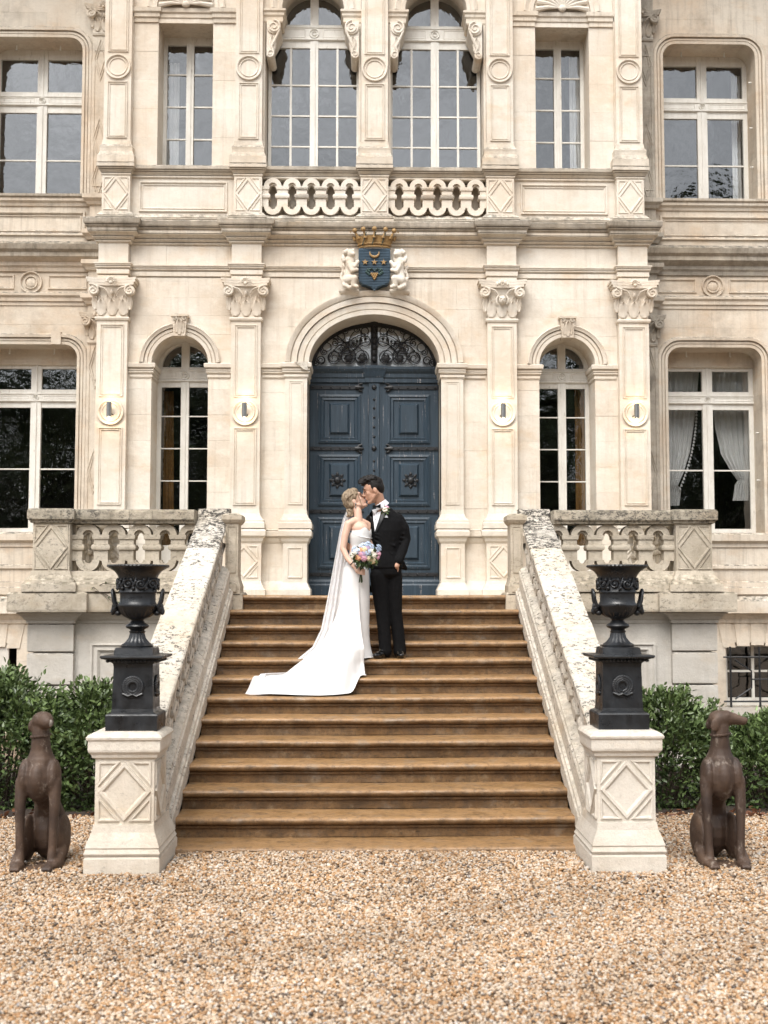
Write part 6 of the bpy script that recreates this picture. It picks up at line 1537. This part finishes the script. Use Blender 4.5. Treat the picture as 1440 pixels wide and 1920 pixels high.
for s in (-1, 1):
    lk = MB(); lk.tube([Wb(-.055, s * .066, .03), Wb(-.048, s * .078, -.02), Wb(-.035, s * .070, -.075), Wb(-.03, s * .062, -.115)], [.004, .004, .003, .002], 5); part('loose_lock', lk, 'blonde', br, 60)
    eb = MB(); eb.tube([Wb(-.072, s * .058, .020), Wb(-.088, s * .036, .030), Wb(-.091, s * .016, .025)], [.003, .0042, .0035], 6); part('eyebrow', eb, plain('fair_brow', (.16, .10, .06), .8), br, 60)
    el_ = MB(); el_.tube([Wb(-.070, s * .052, -.008), Wb(-.085, s * .034, -.013), Wb(-.086, s * .018, -.010)], [.003, .005, .003], 6); part('eyelid', el_, 'brow', br, 60)
er = MB(); p = Wb(.018, -.080, -.052); er.ell(p, (.007, .006, .009)); er.tube([p, (p[0], p[1], p[2] - .03)], .003, 5); er.ell((p[0], p[1], p[2] - .036), (.006, .006, .012)); part('earring', er, 'steel', br, 60)
bcl = MB(); q = Vector(b3(660, 1058, -.132)); bcl.tube([q + Vector((.022 * math.cos(t) * .7, .028 * math.sin(t), .022 * math.cos(t) * .7)) for t in [6.2832 * k / 16 for k in range(17)]], .0045, 6); part('bracelet', bcl, 'iron', br, 60)

# gown: bodice rings, then a skirt whose back sweeps out as a train over the steps
def stepz(y):
    """cloth line over the steps: rounds each nosing and sags to the tread below"""
    i = max(0, math.floor(-y / RUN + .0001)); zt_ = 12 * RISE - RISE * i           # tread i reaches from its nose at -i*RUN back
    y0 = -RUN * i                                                             # nose of the tread above its front edge
    f = y0 - y if True else 0                                                 # distance in front of nose i
    zt_ = 12 * RISE - RISE * i if f < 1e-9 else 12 * RISE - RISE * (i + 1)
    drop = max(0.0, 1 - f / .13) if f > 0 else 1.0
    return zt_ + RISE * (drop ** 1.5 if f > 0 else 0)
ax_ = Vector((-.175, BY))
SECT = [(-180, .24), (-172, .30), (-165, .42), (-160, .62), (-154, .98), (-148, 1.16), (-141, 1.19), (-134, 1.11), (-126, 1.03), (-118, .965), (-110, .92), (-108, .89), (-102, .81), (-96, .69), (-90, .60), (-84, .555), (-78, .56), (-74, .36), (-69, .20), (-60, .165), (0, .155), (90, .15), (150, .17), (180, .24)]
def Rout(a):
    for (a0, r0), (a1, r1) in zip(SECT, SECT[1:]):
        if a0 <= a <= a1: return r0 + (r1 - r0) * (a - a0) / (a1 - a0)
    return .16
NA, NV = 220, 64
vs = []; fs = []
ctr = [(995, 676.5, .106, .100), (999, 676.5, .109, .102), (1003, 676.5, .110, .103), (1007, 676.2, .109, .102), (1011, 676, .107, .100), (1015, 675.5, .104, .097), (1019, 675, .101, .094), (1021, 674.6, .093, .087), (1025, 674.3, .090, .084), (1034, 673.5, .086, .081), (1048, 671, .098, .092), (1066, 668, .126, .114), (1085, 667, .138, .124)]
top_rows = len(ctr)
for (py, px, rx, ry) in ctr:
    x, z = G(px, py)
    for k in range(NA):
        a = -math.pi + 2 * math.pi * k / NA
        zz = z
        if py < 1000: zz += .030 * math.exp(-((a + 1.15) / .35) ** 2) + .022 * math.exp(-((a + .1) / .35) ** 2) - .012 * math.exp(-((a + .62) / .2) ** 2) - .02 * (1 if math.cos(a - 2.4) > .3 else 0)
        pl = .004 * math.sin(zz * 60 + 2.5 * math.sin(a + .9)) if 998 < py < 1022 else (-.003 if py < 1030 else 0)
        vs.append((x + (rx + pl) * math.cos(a), BY + (ry + pl) * math.sin(a), zz))
x0, z0_ = G(667, 1085)
for j in range(1, NV + 1):
    u = j / NV
    for k in range(NA):
        a = -math.pi + 2 * math.pi * k / NA; ad = math.degrees(a); Ro = Rout(ad); w_ = max(0, min(1, (Ro - .18) / .5)); w_ = w_ * w_ * (3 - 2 * w_)
        # profile: (radius, height) control points from hip to hem
        sheath = [(.138, 2.06), (.140, 1.85), (.132, 1.65), (.130, 1.48), (.142, 1.36), (.160, 1.285), (.166, 1.272)]
        tr = [(.138, 2.06), (.165, 1.85), (.225, 1.66), (.31, 1.50), (.42, 1.38), (.60 * Ro / 1.0 if Ro > .8 else Ro * .72, 1.22), (Ro, .9)]
        q = u * 6; i = min(5, int(q)); f = q - i
        r0, za = sheath[i][0] + (sheath[i + 1][0] - sheath[i][0]) * f, sheath[i][1] + (sheath[i + 1][1] - sheath[i][1]) * f
        r1, zb_ = tr[i][0] + (tr[i + 1][0] - tr[i][0]) * f, tr[i][1] + (tr[i + 1][1] - tr[i][1]) * f
        rr = r0 + (r1 - r0) * w_; z = za + (zb_ - za) * w_
        fold = w_ * math.sin(math.pi * min(1, u * 1.1)) * (.034 * math.sin(9 * a + 2.0 * u) + .018 * math.sin(17 * a + 1.0)) + (1 - w_) * u * .006 * math.sin(5 * a)
        rr = rr * (1 + fold * .9)
        x = x0 + (ax_.x - x0) * u + rr * math.cos(a); y = BY + .93 * rr * math.sin(a)
        gz = max(stepz(y), stepz(y - .03) * 1.0) + .010 + .010 * w_ * (.5 + .5 * math.sin(7 * a + 6 * u))
        ov = max(0, z - gz); z = max(z, gz)
        vs.append((x, y, z))
for rr in range(top_rows + NV - 1):
    for k in range(NA): l = (k + 1) % NA; fs.append((rr * NA + k, rr * NA + l, (rr + 1) * NA + l, (rr + 1) * NA + k))
dmb = MB().add(vs, fs); dme = dmb.mesh('gown', 70)
do = obj('gown', dme, M['dress'], br); md = do.modifiers.new('soften', 'SMOOTH'); md.factor = .5; md.iterations = 3
# crossed folds of the bodice
for (p, q, m_, rr) in (((660.5, 1001), (698, 1010), (680, 1012), .006),):
    fb_ = MB(); pts = []
    for k in range(15):
        t = k / 14; P_ = Vector(p).lerp(Vector(m_), t).lerp(Vector(m_).lerp(Vector(q), t), t); x, z = G(P_.x, P_.y); dx = x - G(676.3, 1010)[0]; pts.append((x, BY - math.sqrt(max(.0003, .110 ** 2 - dx * dx)) * .935, z))
    fb_.tube(pts, [rr * (.4 + .6 * math.sin(math.pi * k / 14)) for k in range(15)], 8); part('bodice_fold', fb_, 'dress', br, 80)
# veil: from the bun straight down the back, then out along the edge of the train
rows = [((650, 957), (657, 964), .06), ((643, 972), (656, 985), .08), ((636, 1000), (652, 1015), .10), ((629, 1040), (650, 1050), .10), ((621, 1085), (645, 1090), .08), ((612, 1135), (640, 1140), .03), ((603, 1180), (632, 1180), -.05), ((588, 1212), (622, 1212), -.16), ((562, 1233), (606, 1233), -.24)]
vm_ = MB(); vs = []; n = 36
for (l_, r_, dy) in rows:
    for k in range(n + 1):
        u = k / n; px, py = l_[0] + (r_[0] - l_[0]) * u, l_[1] + (r_[1] - l_[1]) * u; x, z = G(px, py); vs.append((x, BY + dy + .035 * math.sin(math.pi * u) * -1 + .016 * math.sin(22 * u + z * 2), z))
vm_.add(vs, [(j * (n + 1) + k, j * (n + 1) + k + 1, (j + 1) * (n + 1) + k + 1, (j + 1) * (n + 1) + k) for j in range(len(rows) - 1) for k in range(n)])
vs = []; n2 = 40
for k in range(n2 + 1):
    a = R(-137 - 27 * k / n2)
    for q in range(6):
        rr = Rout(math.degrees(a)) * (.90 + .020 * q) + .016 * q * max(0, min(1, (-137 - math.degrees(a)) / 5)) ; x, y = ax_.x + rr * math.cos(a), BY + .93 * rr * math.sin(a); vs.append((x, y, max(stepz(y), stepz(y - .03)) + (.034 if q < 3 else .012)))
vm_.add(vs, [(k * 6 + q, k * 6 + q + 1, k * 6 + 7 + q, k * 6 + 6 + q) for k in range(n2) for q in range(5)])
part('veil', vm_, 'veil', br, 80)

# ---- bouquet
bq = thing('bouquet', 'round bouquet of white, peach, pink and pale blue flowers held by the bride', 'bouquet', b3(685, 1043, -.22))
bo_ = Vector(bq.location)
def rose_mesh(seed, petals=16):
    r = random.Random(seed); m = MB(); m.ell((0, 0, 0), (.020, .020, .018), None, 10, 7)
    for k in range(petals):
        t = k * 2.4; ring_ = k / petals; rad = .008 + .020 * ring_; h_ = .012 - .012 * ring_; c = (rad * math.cos(t), rad * math.sin(t), h_)
        m.ell(c, (.014 + .004 * ring_, .0045, .015), (.35 * ring_ * 0, 0, t + math.pi / 2), 8, 5)
    return m.mesh('rose', 60)
rm = {k: rose_mesh(i) for i, k in enumerate(('f_white', 'f_peach', 'f_pink', 'f_cream', 'f_lilac'))}
for k, me in rm.items(): me.materials.append(M[k])
def hyd(seed):
    r = random.Random(seed); m = MB()
    for k in range(26):
        d = Vector((r.gauss(0, 1), r.gauss(0, 1), abs(r.gauss(0, 1)) + .1)).normalized() * .026
        for q in range(4): t = q * 1.5708 + k; m.ell(d + Vector((.005 * math.cos(t), .005 * math.sin(t), .002)), (.0056, .0056, .003), None, 6, 4)
    return m.mesh('blossom', 60)
hm = hyd(1); hm.materials.append(M['f_blue'])
rq = random.Random(12)
layout = [((672, 1037), 'f_blue'), ((680, 1027), 'f_blue'), ((690, 1024), 'f_blue'), ((697, 1028), 'f_blue'), ((708, 1034), 'f_blue'), ((691, 1039), 'f_blue'), ((664, 1033), 'f_blue'), ((711, 1030), 'f_blue'),
          ((678, 1033), 'f_peach'), ((672, 1049), 'f_peach'), ((684, 1033), 'f_cream'), ((683, 1050), 'f_pink'), ((682, 1041), 'f_lilac'), ((676, 1042), 'f_pink'), ((699, 1036), 'f_white'), ((703, 1044), 'f_white'), ((694, 1050), 'f_cream'), ((701, 1054), 'f_cream'), ((709, 1048), 'f_pink'), ((711, 1041), 'f_pink'), ((663, 1042), 'f_white'), ((661, 1047), 'f_white'), ((667, 1039), 'f_white'), ((690, 1030), 'f_lilac')]
for (p, k) in layout:
    x, z = G(*p); dx, dz = (x - bo_.x) * .92, (z - bo_.z) * .95; rr = math.hypot(dx, dz); dy = -math.sqrt(max(.002, .135 ** 2 - rr * rr)) * .75
    o = bpy.data.objects.new('hydrangea' if k == 'f_blue' else 'rose', hm if k == 'f_blue' else rm[k]); C.objects.link(o); o.parent = bq
    d = Vector((dx, dy, dz)); o.location = d; o.rotation_euler = d.to_track_quat('Z', 'Y').to_euler(); sc_ = rq.uniform(.92, 1.15); o.scale = (sc_,) * 3
sp_ = []
for k in range(150):
    a = rq.uniform(math.pi * .92, math.pi * 2.08) if k < 110 else rq.uniform(0, 6.28); rr = rq.uniform(.04, .105); p = Vector((rr * math.cos(a), rq.uniform(-.10, .05), rr * math.sin(a) - .012)); sp_.append((p, p + Vector((rq.gauss(0, .06), -.05, rq.gauss(-.02, .06))), rq.random() * .4))
obj('greenery', leaves_mesh('greenery', sp_, rq, (.04, .07), .5), M['leaf'], bq, local=True)
for k in range(9):
    t = k * .7; sm = MB(); e = Vector(b3(677 + 3.2 * math.cos(t * 2), 1092 + (k % 3), -.165 + .012 * math.sin(t))) - bo_; m_ = Vector(b3(676.5, 1074, -.185)) - bo_; s0 = Vector((.03 * math.cos(t), .02 * math.sin(t), -.03)); sm.tube([s0, m_ + Vector((.006 * math.cos(t), .006 * math.sin(t), 0)), e], .0042, 5)
    part('stem', sm, 'leaf', bq, 60, local=True)
